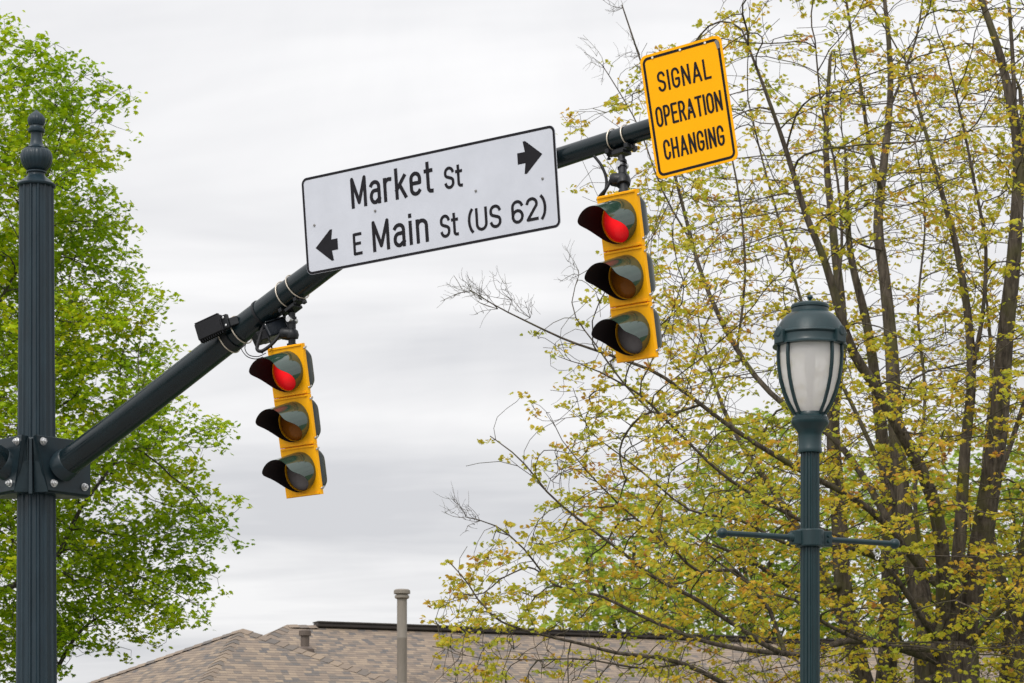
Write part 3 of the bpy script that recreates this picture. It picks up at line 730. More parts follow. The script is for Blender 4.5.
# ------------------------------------------------------------------ traffic signals
SGW, SEC = 0.320, 0.3545
def make_signal(label, pos, yaw, roll, pitch, arm_px, cables):
    m4 = frame(pos, rad(yaw), rad(roll), rad(pitch))
    sg = thing('traffic_signal', label, 'traffic light', m4, 'red traffic signals hung under the mast arm')
    lens_kinds = ('lens_red', 'lens_amber', 'lens_grey')
    for k in range(3):
        zc_ = SEC * (1 - k)
        # rear housing: a rounded bowl behind the door
        mb = MB(); hw, hh_ = 0.148, SEC / 2 - 0.010
        loops = []
        for y, sc, sz in ((0.026, 1.0, 1.0), (0.045, 1.0, 0.99), (0.070, 0.99, 0.93), (0.095, 0.97, 0.84), (0.120, 0.92, 0.71), (0.140, 0.83, 0.56), (0.153, 0.66, 0.38), (0.158, 0.45, 0.22)):
            o = rrect(2 * hw * sc, 2 * hh_ * sz, 0.06 * min(sc, sz), 6); loops.append([(x, y, zc_ + z) for x, z in o])
        mb.loft(loops); build('housing', mb, M['housing'], sg, smooth=60)
        # door: yellow frame with a round hole, a rim around it and a returned edge
        mb = MB(); n = 64; Ro = 0.1365
        sq = []
        W2, H2 = SGW / 2, SEC / 2 - 0.0012
        for j in range(n):
            a = 2 * math.pi * (j + 0.5) / n; ca, sa = math.cos(a), math.sin(a); q_ = max(abs(ca) / W2, abs(sa) / H2); sq.append((ca / q_, sa / q_))
        ci = [(Ro * math.cos(2 * math.pi * (j + 0.5) / n), Ro * math.sin(2 * math.pi * (j + 0.5) / n)) for j in range(n)]
        L_ = [[(x, 0.030, z + zc_) for x, z in ci], [(x, 0.0, z + zc_) for x, z in ci], [(x * .985, 0.0, z * .985 + zc_) for x, z in sq], [(x, 0.004, z + zc_) for x, z in sq], [(x, 0.030, z + zc_) for x, z in sq], [(x, 0.030, z + zc_) for x, z in ci]]
        mb.loft(L_, caps=False); 
        for sgz in (-1, 1): mb.box((0, -0.004, zc_ + sgz * (H2 - 0.010)), (SGW * 0.93, 0.009, 0.010))
        door = build('door', mb, M['signal_yellow'], sg, smooth=35)
        if k < 2:
            mb = MB(); mb.box((0, 0.04, zc_ - SEC / 2), (0.25, 0.05, 0.026)); build('coupling', mb, M['signal_green'], sg)
        # lens: shallow dome
        mb = MB(); pr = [(0.1355 * math.cos(t), 0.042 * math.sin(t)) for t in np.linspace(0, math.pi / 2 - 0.02, 12)]
        mb.lathe([(0.1355, -0.01)] + pr, 48, (0, 0.022, zc_), axis_to((0, -1, 0))); build('lens', mb, M[lens_kinds[k]], door, smooth=60)
        # cutaway visor: long over the top, swept back along the sides
        def length(ph):
            d = abs(ph)
            return 0.275 * float(np.interp(d, [0, 58, 67, 75, 83, 91, 100, 110, 120, 135, 150, 180], [1, 1, .975, .89, .75, .60, .47, .355, .27, .18, .125, .09]))
        for inner, mk in ((0, 'signal_green'), (1, 'visor_in')):
            mb = MB(); N, K = 72, 10; R_ = 0.1405 - 0.0022 * inner; vs_, fs_ = [], []
            for j in range(N + 1):
                ph = -180 + 360 * j / N; Lx = length(ph)
                for i in range(K + 1):
                    s = Lx * i / K
                    vs_.append((R_ * math.sin(rad(ph)), -0.002 - s, zc_ + R_ * math.cos(rad(ph)) - s * 0.155))
            for j in range(N):
                for i in range(K): fs_.append((j * (K + 1) + i, j * (K + 1) + i + 1, (j + 1) * (K + 1) + i + 1, (j + 1) * (K + 1) + i))
            mb.add(vs_, fs_)
            if inner == 0: vis = build('visor', mb, M[mk], door, smooth=60)
            else: build('visor', mb, M[mk], door, smooth=60, label='matt black inner lining of the visor')
        # hinge pins and wing nuts down the right side
        for zz_ in (SEC / 2 - 0.035, -SEC / 2 + 0.045):
            b = MB(); c = Vector((SGW / 2 + 0.008, 0.016, zc_ + zz_))
            b.lathe([(0.006, -0.012), (0.006, 0.012), (0.003, 0.015)], 10, c, axis_to((0, -1, 0)))
            for s in (-1, 1):
                b.box(c + Vector((s * 0.012 + 0.002, -0.005, s * 0.006)), (0.018, 0.004, 0.011), Matrix.Rotation(rad(-25), 3, 'Y'))
            build('wing_nut', b, M['galv'], door, bevel=0.001)
    # hanger: pipe, wire entrance, couplings and saddle up to the arm
    top = m4 @ Vector((0.0, 0.085, SEC * 1.5))
    c, ax, r = arm_at(arm_px)
    low = c - Vector((0, 0, 1)) * (r + 0.004)
    d = low - top; L = d.length; A_ = axis_to(d)
    mb = MB(); mb.lathe([(0.036, -0.02), (0.036, 0.012), (0.026, 0.016), (0.026, 0.16 * L), (0.044, 0.17 * L), (0.050, 0.26 * L), (0.042, 0.36 * L), (0.028, 0.40 * L), (0.028, 0.53 * L)], 24, top, A_)
    hg = build('hanger', mb, M['casting'], sg, world=True, smooth=40)
    mb = MB(); mb.lathe([(0.032, 0.54 * L), (0.032, 0.585 * L), (0.022, 0.59 * L), (0.022, 0.64 * L), (0.033, 0.645 * L), (0.033, 0.70 * L), (0.024, 0.705 * L), (0.024, 0.80 * L)], 16, top, A_); build('coupling', mb, M['galv'] if False else M['casting'], hg, world=True, smooth=40)
    mb = MB(); cc_ = top + d * 0.62; mb.lathe([(0.020, -0.045), (0.020, 0.045)], 16, cc_, axis_to(m4.to_3x3() @ Vector((0, -1, 0.2)))); build('swivel_pin', mb, M['galv'], hg, world=True, smooth=40)
    ent = top + d * 0.27; side = (m4.to_3x3() @ Vector((-1, -0.5, 0.25))).normalized()
    mb = MB(); mb.tube([ent, ent + side * 0.045, ent + side * 0.075, ent + side * 0.085], [0.046, 0.044, 0.040, 0.030], 20); build('wire_entrance', mb, M['casting'], hg, world=True, smooth=40)
    # saddle of two jaws and a cross bar under the arm
    mb = MB(); rotA = Matrix((ax, ax.cross(Vector((0, 0, 1))).normalized(), Vector((0, 0, 1)))).transposed()
    perp = ax.cross(Vector((0, 0, 1))).normalized(); upn = perp.cross(ax).normalized()
    rotA = Matrix((ax, perp, upn)).transposed()
    mb.box(low - upn * 0.018 , (0.20, 0.055, 0.026), rotA); mb.box(low - upn * 0.035 + ax * 0.0, (0.09, 0.10, 0.022), rotA)
    for s in (-1, 1):
        mb.box(low + ax * (0.075 * s) + perp * 0.0 - upn * 0.012, (0.03, 0.12, 0.03), rotA)
        mb.lathe([(0.008, -0.03), (0.008, 0.03)], 8, low + ax * (0.1 * s) - upn * 0.02, axis_to(upn)); mb.lathe([(0.014, 0.0), (0.014, 0.012)], 6, low + ax * (0.1 * s) - upn * 0.05, axis_to(upn))
    build('saddle', mb, M['casting'], hg, world=True, bevel=0.003)
    for s in (-1, 1):
        bn = MB(); ring(bn, c + ax * (0.055 * s) , (ax + upn * 0.10 * s + perp * 0.12).normalized(), r + 0.008, 0.0045, 44); build('band', bn, M['band'], hg, world=True, smooth=60)
    for cpts, cr in cables(ent + side * 0.08, m4, c, ax, r):
        mb = MB(); mb.tube([tuple(p) for p in catmull([tuple(q_) for q_ in cpts], 8)], cr, 8); build('cable', mb, M['cable'], sg, world=True, smooth=60)
    return sg
def cab1(e, m4, c, ax, r):
    D = e.y
    return [([e, P(272, 344, D - .03), P(262, 351, D - .05), P(257, 349, D - .04), P(259, 340, D + .0), P(262, 330, D + .05), P(266, 322, D + .12)], 0.0125)]
def cab2(e, m4, c, ax, r):
    D = e.y
    return [([e, P(606, 189, D - .03), P(600, 196, D), P(598, 200, D + .05), P(602, 199, D + .08)], 0.011),
            ([P(594, 156, D + .12), P(601, 165, D + .08), P(606, 177, D + .06), P(606, 188, D + .05), P(602, 197, D + .06)], 0.010)]
S1 = make_signal('traffic signal with lit red lens under the arm between the pole and white sign', (-1.545, 19.49, 4.708), 35.0, 1.4, 9.8, 292, cab1)
S2 = make_signal('traffic signal with lit red lens hanging between the white street sign and the amber sign', (0.732, 17.64, 5.34), 40.0, 0.4, 11.0, 621, cab2)

# ------------------------------------------------------------------ finned sensor and the box under the arm
c1, ax1, r1 = arm_at(231)
ctr = P(208.5, 327.5, c1.y - 0.16)
mf = frame(ctr, rad(25), rad(17), rad(3))
det = thing('sensor', 'black finned sensor box banded to the arm, pointing towards the pole', 'sensor', mf)
mb = MB(); mb.box((0, 0.03, 0), (0.215, 0.05, 0.125)); so = build('case', mb, M['black'], det, bevel=0.008)
mb = MB()
for i in range(11): mb.box((-0.095 + i * 0.019, 0.03, -0.068), (0.008, 0.052, 0.018))
mb.box((0, -0.001, 0), (0.205, 0.012, 0.115)); mb.box((0.0, 0.012, 0.066), (0.20, 0.03, 0.010)); build('fins', mb, M['black'], det, bevel=0.002)
mb = MB(); mb.box((0.125, 0.045, 0.0), (0.05, 0.035, 0.10)); mb.box((0.165, 0.075, -0.01), (0.08, 0.03, 0.06), Matrix.Rotation(rad(20), 3, 'Z')); br = build('bracket', mb, M['casting'], det, bevel=0.004)
for x_, z_ in ((0.122, 0.03), (0.127, -0.03)):
    b = MB(); b.lathe([(0.009, 0), (0.009, 0.006), (0.005, 0.008)], 8, (x_, 0.026, z_), axis_to((0, -1, 0))); build('bolt', b, M['galv'], br)
mb = MB(); c, ax, r = arm_at(231); flat_band(mb, c, ax, r + 0.004, 0.075, 0.006); build('saddle', mb, M['casting'], det, world=True)
for px_ in (229, 241):
    c, ax, r = arm_at(px_); bn = MB(); ring(bn, c, (ax + Vector((0.1, -0.06, 0.02))).normalized(), r + 0.012, 0.005, 44); build('band', bn, M['band'], det, world=True, smooth=60)
for pts_ in ([P(240, 346, c.y - .1), P(243, 352, c.y - .1), P(248, 357, c.y - .12), P(256, 359, c.y - .12), P(263, 357, c.y - .1)], [P(246, 343, c.y - .05), P(245, 349, c.y - .08), P(249, 355, c.y - .1), P(258, 356.5, c.y - .1), P(266, 353, c.y - .1)]):
    mb = MB(); mb.tube([tuple(p) for p in catmull([tuple(q_) for q_ in pts_], 6)], 0.0035, 6); build('wire', mb, M['cable'], det, world=True)

c2, ax2, r2 = arm_at(262)
mc = frame(P(270, 333, c2.y - 0.07), rad(-22), rad(21), rad(-12))
cbx = thing('camera_unit', 'glossy black hooded unit slung beneath the arm beside the first signal', 'camera', mc)
mb = MB(); mb.box((0.045, 0.03, 0.012), (0.16, 0.16, 0.105)); build('case', mb, M['black_gloss'], cbx, bevel=0.012)
mb = MB(); mb.box((0.128, 0.03, 0.016), (0.016, 0.175, 0.12)); mb.box((0.06, 0.03, 0.069), (0.17, 0.18, 0.008)); build('hood', mb, M['black_gloss'], cbx, bevel=0.004)
mb = MB(); mb.box((-0.06, 0.03, -0.005), (0.10, 0.12, 0.07)); mb.tube([(-0.09, 0.0, -0.03), (-0.13, -0.02, -0.04)], [0.018, 0.013], 10); build('mount', mb, M['black'], cbx, bevel=0.006)
mb = MB(); flat_band(mb, c2, ax2, r2 + 0.003, 0.02, 0.004); build('band', mb, M['casting'], cbx, world=True)
for pts_ in ([P(268, 337, c2.y - .12), P(271, 344, c2.y - .14), P(272, 350, c2.y - .12)], [P(262, 331, c2.y - .1), P(260, 341, c2.y - .13), P(258, 350, c2.y - .12), P(263, 353, c2.y - .1)]):
    mb = MB(); mb.tube([tuple(p) for p in catmull([tuple(q_) for q_ in pts_], 6)], 0.006, 8); build('cable', mb, M['cable'], cbx, world=True)

# ------------------------------------------------------------------ street lamp
LD = 16.0; LX = (810.0 - 512) / F_PX * LD
def lz(y): return CAM_H + (HORIZON - y) / F_PX * LD - PAVE
lamp = thing('street_lamp', 'dark teal post-top street lamp with frosted globe and a banner crossbar', 'street lamp', Matrix.Translation((LX, LD, PAVE)))
mb = MB(); mb.lathe([(0.062, 0.6), (0.058, 2.5), (0.0555, lz(452))], 168, mod=flute(12, 0.17)); build('post', mb, M['lamp'], lamp, smooth=25)
mb = MB(); mb.lathe([(0.20, 0), (0.20, 0.05), (0.17, 0.09), (0.155, 0.4), (0.12, 0.48), (0.11, 0.55), (0.075, 0.6), (0.066, 0.66)], 48); build('base', mb, M['lamp'], lamp, smooth=35)
def LP(lst, y0=295.0, k=4.71):   # (radius in enlarged pixels, enlarged row) -> metres
    return [(r / k * LD / F_PX, lz(y0 + y / k)) for r, y in reversed(lst)]
mb = MB(); mb.lathe([(0.0685, lz(453)), (0.0700, lz(452)), (0.0700, lz(449)), (0.067, lz(448)), (0.067, lz(437)), (0.070, lz(433)), (0.085, lz(429)), (0.105, lz(425)), (0.110, lz(423)), (0.110, lz(421)), (0.106, lz(420.5)), (0.106, lz(418)), (0.094, lz(416)), (0.088, lz(413))], 48)
build('fitter', mb, M['lamp'], lamp, smooth=35)
gl_prof = [(150, 238), (155, 250), (157, 290), (154, 340), (144, 400), (126, 460), (102, 515), (76, 556), (68, 566)]
gp = LP([(r - 6, y) for r, y in gl_prof])
mb = MB(); n = 64
vs_ = []; fs_ = []
for r, z in gp:
    for j in range(n): a = 2 * math.pi * j / n; vs_.append((r * math.cos(a), r * math.sin(a), z))
for i in range(len(gp) - 1):
    for j in range(n): fs_.append((i * n + j, i * n + (j + 1) % n, (i + 1) * n + (j + 1) % n, (i + 1) * n + j))
mb.add(vs_, fs_); build('globe', mb, M['globe'], lamp, smooth=60)
mb = MB(); mb.lathe([(0.035, lz(413)), (0.035, lz(408)), (0.02, lz(406)), (0.02, lz(398))], 24); mb.lathe([(0.012, lz(345)), (0.03, lz(356)), (0.032, lz(372)), (0.02, lz(384)), (0.018, lz(398))][::-1], 24); build('bulb', mb, M['lamp_tube'], lamp, smooth=50)
mb = MB(); mb.lathe([(0.084, lz(414)), (0.084, lz(408.5)), (0.07, lz(408))], 48); build('globe_ring', mb, M['lamp_tube'], lamp, smooth=40)
mb = MB(); mb.lathe(LP([(10, 34), (60, 38), (84, 44), (90, 52), (90, 62), (86, 66), (88, 82), (94, 86), (112, 96), (132, 116), (147, 140), (158, 166), (163, 180), (172, 183), (175, 190), (170, 197), (166, 199), (168, 226), (172, 236), (176, 240), (176, 245), (150, 246)]), 72)
cap = build('roof_cap', mb, M['lamp'], lamp, smooth=35)
mb = MB(); mb.lathe(LP([(1, -3), (9, 1), (14, 8), (14, 14), (9, 20), (6, 23), (9, 27), (12, 34)]), 20); build('finial', mb, M['lamp'], cap, smooth=50)
for q_ in range(4):
    a0 = rad((-90 + 54, -90 - 54, 90 + 54, 90 - 54)[q_] - 6.2)
    d = Vector((math.cos(a0), math.sin(a0), 0)); t_ = Vector((-d.y, d.x, 0))
    mb = MB(); rc = 176 / 4.71 * LD / F_PX
    rot = Matrix((d, t_, Vector((0, 0, 1)))).transposed()
    mb.box(d * (rc - 0.006) + Vector((0, 0, lz(295 + 212 / 4.71))), (0.03, 0.082, 0.075), rot)
    mb.lathe([(0.033, 0), (0.031, 0.010), (0.022, 0.014)], 20, d * (rc + 0.0) + Vector((0, 0, lz(295 + 190 / 4.71))), axis_to(d)); build('boss', mb, M['lamp'], cap, bevel=0.003)
    for da in (-14, 14):
        a = a0 + rad(da); mb = MB()
        e = Vector((math.cos(a), math.sin(a), 0)); tt = Vector((-e.y, e.x, 0)); loops = []
        for r, z in LP([(r + 4, y) for r, y in gl_prof]):
            c = e * r + Vector((0, 0, z)); loops.append([c + tt * 0.008 + e * 0.008, c - tt * 0.008 + e * 0.008, c - tt * 0.008 - e * 0.009, c + tt * 0.008 - e * 0.009])
        mb.loft(loops); build('rib', mb, M['lamp'], lamp, bevel=0.002)
# banner crossbar
yb = rad(27); bd = Vector((math.cos(yb), math.sin(yb), 0)); bn_ = Vector((-bd.y, bd.x, 0)); zc_ = lz(538.5)
rotB = Matrix((bd, bn_, Vector((0, 0, 1)))).transposed()
mb = MB(); mb.lathe([(0.074, zc_ - 0.052), (0.082, zc_ - 0.047), (0.082, zc_ + 0.047), (0.074, zc_ + 0.052)], 32)
mb.box((bd * 0.10) + Vector((0, 0, zc_)), (0.06, 0.075, 0.088), rotB); mb.box((bd * -0.10) + Vector((0, 0, zc_)), (0.05, 0.06, 0.08), rotB)
cl = build('crossbar_clamp', mb, M['lamp'], lamp, bevel=0.006)
mb = MB(); c0 = bd * 0.085 - bn_ * 0.062 + Vector((0, 0, zc_))
for dz in (-0.02, 0.012): mb.lathe([(0.012, 0), (0.012, 0.02)], 6, c0 + Vector((0, 0, dz)), axis_to(-bn_))
build('bolt', mb, M['lamp'], cl)
for s, ln in ((-1, 0.585), (1, 0.585)):
    mb = MB(); mb.tube([bd * (s * 0.11) + Vector((0, 0, zc_)), bd * (s * 0.145) + Vector((0, 0, zc_)), bd * (s * 0.15) + Vector((0, 0, zc_)), bd * (s * ln) + Vector((0, 0, zc_))], [0.030, 0.026, 0.0165, 0.0165], 20)
    ba = build('banner_arm', mb, M['lamp'], lamp, smooth=40)
    mb = MB(); mb.lathe([(0.001, -0.031)] + [(0.031 * math.cos(t), 0.031 * math.sin(t)) for t in np.linspace(-1.4, 1.4, 12)] + [(0.001, 0.031)], 24, bd * (s * (ln + 0.01)) + Vector((0, 0, zc_)), axis_to(bd)); build('ball_end', mb, M['lamp'], ba, smooth=60)
mb = MB(); rp = bd * 0.47 + Vector((0, 0, zc_ - 0.016))
mb.tube([rp, rp - Vector((0, 0, 0.014))], 0.004, 6); ring(mb, rp - Vector((0, 0, 0.038)), bn_, 0.022, 0.0045, 24); ring(mb, rp - Vector((0, 0, 0.072)), bn_, 0.011, 0.0035, 16)
build('eye_ring', mb, M['galv'], lamp, smooth=60)

# ------------------------------------------------------------------ trees
LEAF_H = np.array([(0, 0), (.22, -.06), (.50, .22), (.27, .36), (.38, .68), (.13, .64), (0, 1.0)])
def leaf_template():
    v = [(0, 0, 0), (0, 1.0, -0.10)]
    half = LEAF_H[1:-1]
    for sgn in (1, -1):
        for x, y in half: v.append((sgn * x, y, -0.32 * abs(x) - 0.08 * y))
    k = len(half)
    f1 = [0] + list(range(2, 2 + k)) + [1]
    f2 = [1] + list(range(2 + 2 * k - 1, 2 + k - 1, -1)) + [0]
    return np.array(v), f1, f2
LT, LF1, LF2 = leaf_template()
def leaf_mesh(name, pos, fw, nrm, size, mat, parent):
    """pos, heading, normal and length of every leaf -> one foliage mesh"""
    pos = np.asarray(pos); N = len(pos)
    fw = fw / np.linalg.norm(fw, axis=1, keepdims=True)
    sx = np.cross(fw, nrm); sx /= np.linalg.norm(sx, axis=1, keepdims=True) + 1e-9
    nz = np.cross(sx, fw)
    V = (pos[:, None, :] + size[:, None, None] * (LT[None, :, 0:1] * sx[:, None, :] * 1.1 + LT[None, :, 1:2] * fw[:, None, :] + LT[None, :, 2:3] * nz[:, None, :]))
    k = len(LT); off = np.array(ROOT[parent.name].translation)
    V = V.reshape(-1, 3) - off
    fl = np.array(LF1 + LF2); per = len(fl)
    loops = (np.arange(N)[:, None] * k + fl[None, :]).reshape(-1)
    me = bpy.data.meshes.new(name)
    me.vertices.add(N * k); me.vertices.foreach_set('co', V.astype(np.float32).reshape(-1))
    me.loops.add(N * per); me.loops.foreach_set('vertex_index', loops.astype(np.int32))
    me.polygons.add(N * 2); st = np.arange(N * 2) * len(LF1)
    me.polygons.foreach_set('loop_start', st.astype(np.int32))
    me.update(calc_edges=True); me.validate()
    me.materials.append(mat)
    o = bpy.data.objects.new(name, me); COL.objects.link(o); o.parent = parent; ROOT[o.name] = ROOT[parent.name]
    return o
class Skeleton:
    """branches as nodes with parents: laid-out limbs first, then grown towards the places where foliage has light"""
    def __init__(s): s.p = []; s.par = []; s.rmin = []; s.seed = []; s.bare_from = 10 ** 9
    def limb(s, pts, r0, r1, parent=None, step=0.14):
        pts = catmull(pts, 6)
        if parent is None and s.p:
            d = [np.linalg.norm(np.array(q) - pts[0]) for q in s.p]; parent = int(np.argmin(d))
        last = -1 if parent is None else parent
        L = sum(np.linalg.norm(pts[i + 1] - pts[i]) for i in range(len(pts) - 1)); acc = 0
        prev = None
        for i, q in enumerate(pts):
            if prev is not None:
                acc += np.linalg.norm(q - prev)
                if np.linalg.norm(q - np.array(s.p[last])) < step and i < len(pts) - 1: prev = q; continue
            prev = q
            t = acc / L; s.p.append(tuple(q)); s.par.append(last); s.rmin.append(r0 + (r1 - r0) * t); s.seed.append(True); last = len(s.p) - 1
        return last
    def grow(s, attr, step, di, dk, inertia=0.35, up=0.05, iters=60, jitter=0.12, maxr=None):
        attr = np.asarray(attr); pts = np.array(s.p); par = list(s.par); dirs = np.zeros_like(pts)
        for i, q in enumerate(par):
            if q >= 0:
                d = pts[i] - pts[q]; dirs[i] = d / (np.linalg.norm(d) + 1e-9)
        def nearest(A, B):
            bi = np.zeros(len(A), int); bd = np.full(len(A), 1e9)
            for c in range(0, len(A), 1500):
                D = ((A[c:c + 1500, None, :] - B[None]) ** 2).sum(-1); bi[c:c + 1500] = D.argmin(1); bd[c:c + 1500] = D.min(1)
            return bi, np.sqrt(bd)
        ni, nd = nearest(attr, pts); nch = {}
        for it in range(iters):
            act = nd < di
            if not act.any(): break
            vec = attr[act] - pts[ni[act]]; vec /= np.linalg.norm(vec, axis=1, keepdims=True) + 1e-9
            idx = ni[act]; u, invx = np.unique(idx, return_inverse=True)
            sm = np.zeros((len(u), 3)); np.add.at(sm, invx, vec)
            sm /= np.linalg.norm(sm, axis=1, keepdims=True) + 1e-9
            sm = sm + inertia * dirs[u] + rng.normal(0, jitter, sm.shape); sm[:, 2] += up
            sm /= np.linalg.norm(sm, axis=1, keepdims=True)
            ok = np.array([nch.get(int(q), 0) < 3 for q in u])
            if not ok.any(): break
            u, sm = u[ok], sm[ok]; new = pts[u] + sm * step
            for q in u: nch[int(q)] = nch.get(int(q), 0) + 1
            o = len(pts); pts = np.vstack([pts, new]); dirs = np.vstack([dirs, sm]); par += [int(q) for q in u]
            s.rmin += [0.0] * len(u); s.seed += [False] * len(u)
            bi, bd = nearest(attr, new); upd = bd < nd
            ni[upd] = bi[upd] + o; nd[upd] = bd[upd]
            keep = nd > dk; attr, ni, nd = attr[keep], ni[keep], nd[keep]
            if len(attr) == 0: break
        s.p = [tuple(q) for q in pts]; s.par = par
    def radii(s, tip=0.0028, e=2.3, cap=None):
        n = len(s.p); acc = [0.0] * n
        kids = [[] for _ in range(n)]
        for i, q in enumerate(s.par):
            if q >= 0: kids[q].append(i)
        order = list(range(n)); r = [0.0] * n
        # children always come after parents
        for i in reversed(order):
            a = acc[i] if acc[i] > 0 else tip ** e
            r[i] = a ** (1 / e)
            if s.seed[i]: r[i] = s.rmin[i]
            if s.par[i] >= 0: acc[s.par[i]] += r[i] ** e
        for i in order:      # never thicker than the wood it grows from
            q = s.par[i]
            if q >= 0: r[i] = min(r[i], r[q] * (0.97 if not s.seed[i] else 1.0))
        s.r = r; s.kids = kids
    def wood(s, mb_trunk, mb_branch, thick=0.06):
        n = len(s.p); pts = [Vector(q) for q in s.p]
        starts = [i for i in range(n) if s.par[i] < 0]
        stack = [(i, None) for i in starts]
        while stack:
            i, pr = stack.pop(); ch = [] if pr is None else [pr]
            cur = i
            while True:
                ch.append(cur)
                if not s.kids[cur]: break
                ks = sorted(s.kids[cur], key=lambda q: (s.seed[q], s.r[q]), reverse=True)
                # a seed limb carries on along its own line
                nxt = next((q for q in ks if s.seed[q] and s.seed[cur] and q == cur + 1), ks[0])
                for q in ks:
                    if q != nxt: stack.append((q, cur))
                cur = nxt
            if len(ch) < 2: continue
            rr = [s.r[q] for q in ch]
            if pr is not None: rr[0] = min(rr[0], rr[1] * 1.25)
            big = rr[1] if len(rr) > 1 else rr[0]
            nn = 12 if big > 0.08 else 8 if big > 0.03 else 5 if big > 0.01 else 3
            (mb_trunk if big > thick else mb_branch).append(([s.p[q] for q in ch], rr, nn))
def tubes_mesh(name, tubes, mat, parent, label=None, rough=0.0):
    off = ROOT[parent.name].translation; mb = MB()
    for pts, rr, nn in tubes:
        mb.tube(pts, rr, nn, caps=(nn > 5))
    me = bpy.data.meshes.new(name); me.from_pydata([tuple(p - off) for p in mb.v], [], mb.f)
    for p in me.polygons: p.use_smooth = True
    me.materials.append(mat); o = bpy.data.objects.new(name, me); COL.objects.link(o); o.parent = parent; ROOT[o.name] = ROOT[parent.name]
    return o
def tufts(sk, rmax, prob, per, spread, size, droop, flat=0.5, twig=0.12):
    """sprays of leaves at the ends of twigs and along them; prob(p) thins them out; returns leaves and the stalks that carry them"""
    pos, fw, nr, sz, stalks = [], [], [], [], []
    pts = np.array(sk.p)
    for i in range(len(pts)):
        if sk.r[i] > rmax or i >= sk.bare_from: continue
        term = not sk.kids[i]
        if rng.random() > prob(pts[i]) * (1.0 if term else 0.75): continue
        q = sk.par[i]; d = pts[i] - pts[q] if q >= 0 else np.array([0, 0, 1.])
        d = d / (np.linalg.norm(d) + 1e-9)
        td = d * (0.8 if term else 0.25) + rng.normal(0, 0.55, 3); td[2] += 0.15; td /= np.linalg.norm(td)
        ln = twig * rng.uniform(0.4, 1.3); tipp = pts[i] + td * ln
        stalks.append(([tuple(pts[i]), tuple(tipp)], [min(0.0035, sk.r[i]), 0.0018], 3))
        k = rng.integers(per[0], per[1] + 1)
        for j in range(k):
            a = rng.uniform(0, 2 * math.pi); h = np.array([math.cos(a), math.sin(a), -droop + rng.normal(0, 0.35)])
            o = tipp + rng.normal(0, 1, 3) * spread * np.array([1, 1, flat])
            n = np.array([rng.normal(0, 0.45), rng.normal(0, 0.45) - 0.15, 1.0])
            pos.append(o); fw.append(h); nr.append(n); sz.append(rng.uniform(*size))
    return np.array(pos), np.array(fw), np.array(nr), np.array(sz), stalks
def to_px(p): return 512 + F_PX * p[0] / p[1], HORIZON - F_PX * (p[2] - CAM_H) / p[1]
def interp(tab, y):
    return float(np.interp(y, [a for a, b in tab], [b for a, b in tab]))

# --- left maple, dense fresh green
TD = 30.0; TX = (-95 - 512) / F_PX * TD; kpx = F_PX / TD
maple = thing('maple_tree', 'dense maple in full fresh green leaf behind the signal pole', 'tree', Matrix.Translation((TX, TD, 0)))
EDGE = [(4, -60), (20, 10), (42, 74), (75, 112), (100, 142), (130, 160), (165, 166), (200, 158), (235, 170), (270, 178), (300, 183), (340, 190), (375, 196), (400, 212), (440, 236), (480, 246), (530, 252), (570, 246), (600, 226), (630, 175), (645, 110), (668, 50), (690, 40), (730, -40)]
def env_r(z):
    y = HORIZON - (z - CAM_H) * kpx
    return max(0.15, (interp(EDGE, y) + 95) / kpx)
att = []
clumps = []
while len(clumps) < 430:
    z = rng.uniform(3.0, 10.25); R0 = env_r(z); cr = rng.uniform(0.30, 0.60)
    a = rng.uniform(0, 2 * math.pi); rr_ = max(0.0, R0 - 0.75 * cr) * rng.uniform(0.10, 1.0) ** 0.42
    c = np.array([TX + rr_ * math.cos(a), TD + rr_ * math.sin(a), z])
    if any(np.linalg.norm((c - q[0]) * (1, 1, 1.25)) < 0.62 * (cr + q[1]) * 0.80 for q in clumps): 
        if rng.random() < 0.86: continue
    clumps.append((c, cr))
for c, cr in clumps:
    for k in range(int(50 * (cr / 0.45) ** 2.2)):
        v = rng.normal(0, 1, 3); v /= np.linalg.norm(v); v *= cr * rng.random() ** 0.40
        if v[2] < -0.35 * cr: v[2] *= 0.5
        att.append((c[0] + v[0], c[1] + v[1], c[2] + v[2] * 0.72))
sk = Skeleton()
sk.limb([(TX, TD, -0.1), (TX + .05, TD, 1.2), (TX, TD + .05, 2.6), (TX + .1, TD, 4.5), (TX - .05, TD + .1, 6.5), (TX + .1, TD, 8.2), (TX + .15, TD, 9.5)], 0.30, 0.03)
for i in range(16):
    a = i * 2.4 + 0.3; z0 = 2.3 + 5.3 * (i / 15.0) ** 1.1; h = 2.2 + 0.8 * rng.random()
    z1 = min(z0 + h, 10.2); R_ = env_r(z1) * (0.74 if i < 12 else 0.5)
    pts_ = []
    for t in np.linspace(0, 1, 5):
        rr_ = R_ * t ** 0.9; zz_ = z0 + (z1 - z0) * (t ** 1.25) + rng.normal(0, .10) * (0.2 < t < 0.95)
        w = 0.12 * t; pts_.append((TX + rr_ * math.cos(a + w) + rng.normal(0, .14) * (t > 0.1), TD + rr_ * math.sin(a + w), zz_))
    sk.limb(pts_, 0.060 - 0.002 * i, 0.008)
sk.grow(att, 0.12, 0.9, 0.15, inertia=0.55, up=0.10, iters=55)
sk.radii(tip=0.003)
tk, brn = [], []; sk.wood(tk, brn, 0.06)
lp, lf, ln_, ls, stk = tufts(sk, 0.014, lambda p: 0.86 if to_px(p)[1] < 430 else 0.82, (10, 16), 0.066, (0.040, 0.074), 0.45, flat=0.6, twig=0.13)
print('left tree nodes', len(sk.p), 'leaves', len(lp))
tubes_mesh('trunk', tk, M['bark_left'], maple); tubes_mesh('branches', brn + stk, M['bark_left'], maple)
leaf_mesh('foliage', lp, lf, ln_, ls, M['leaf_left'], maple)

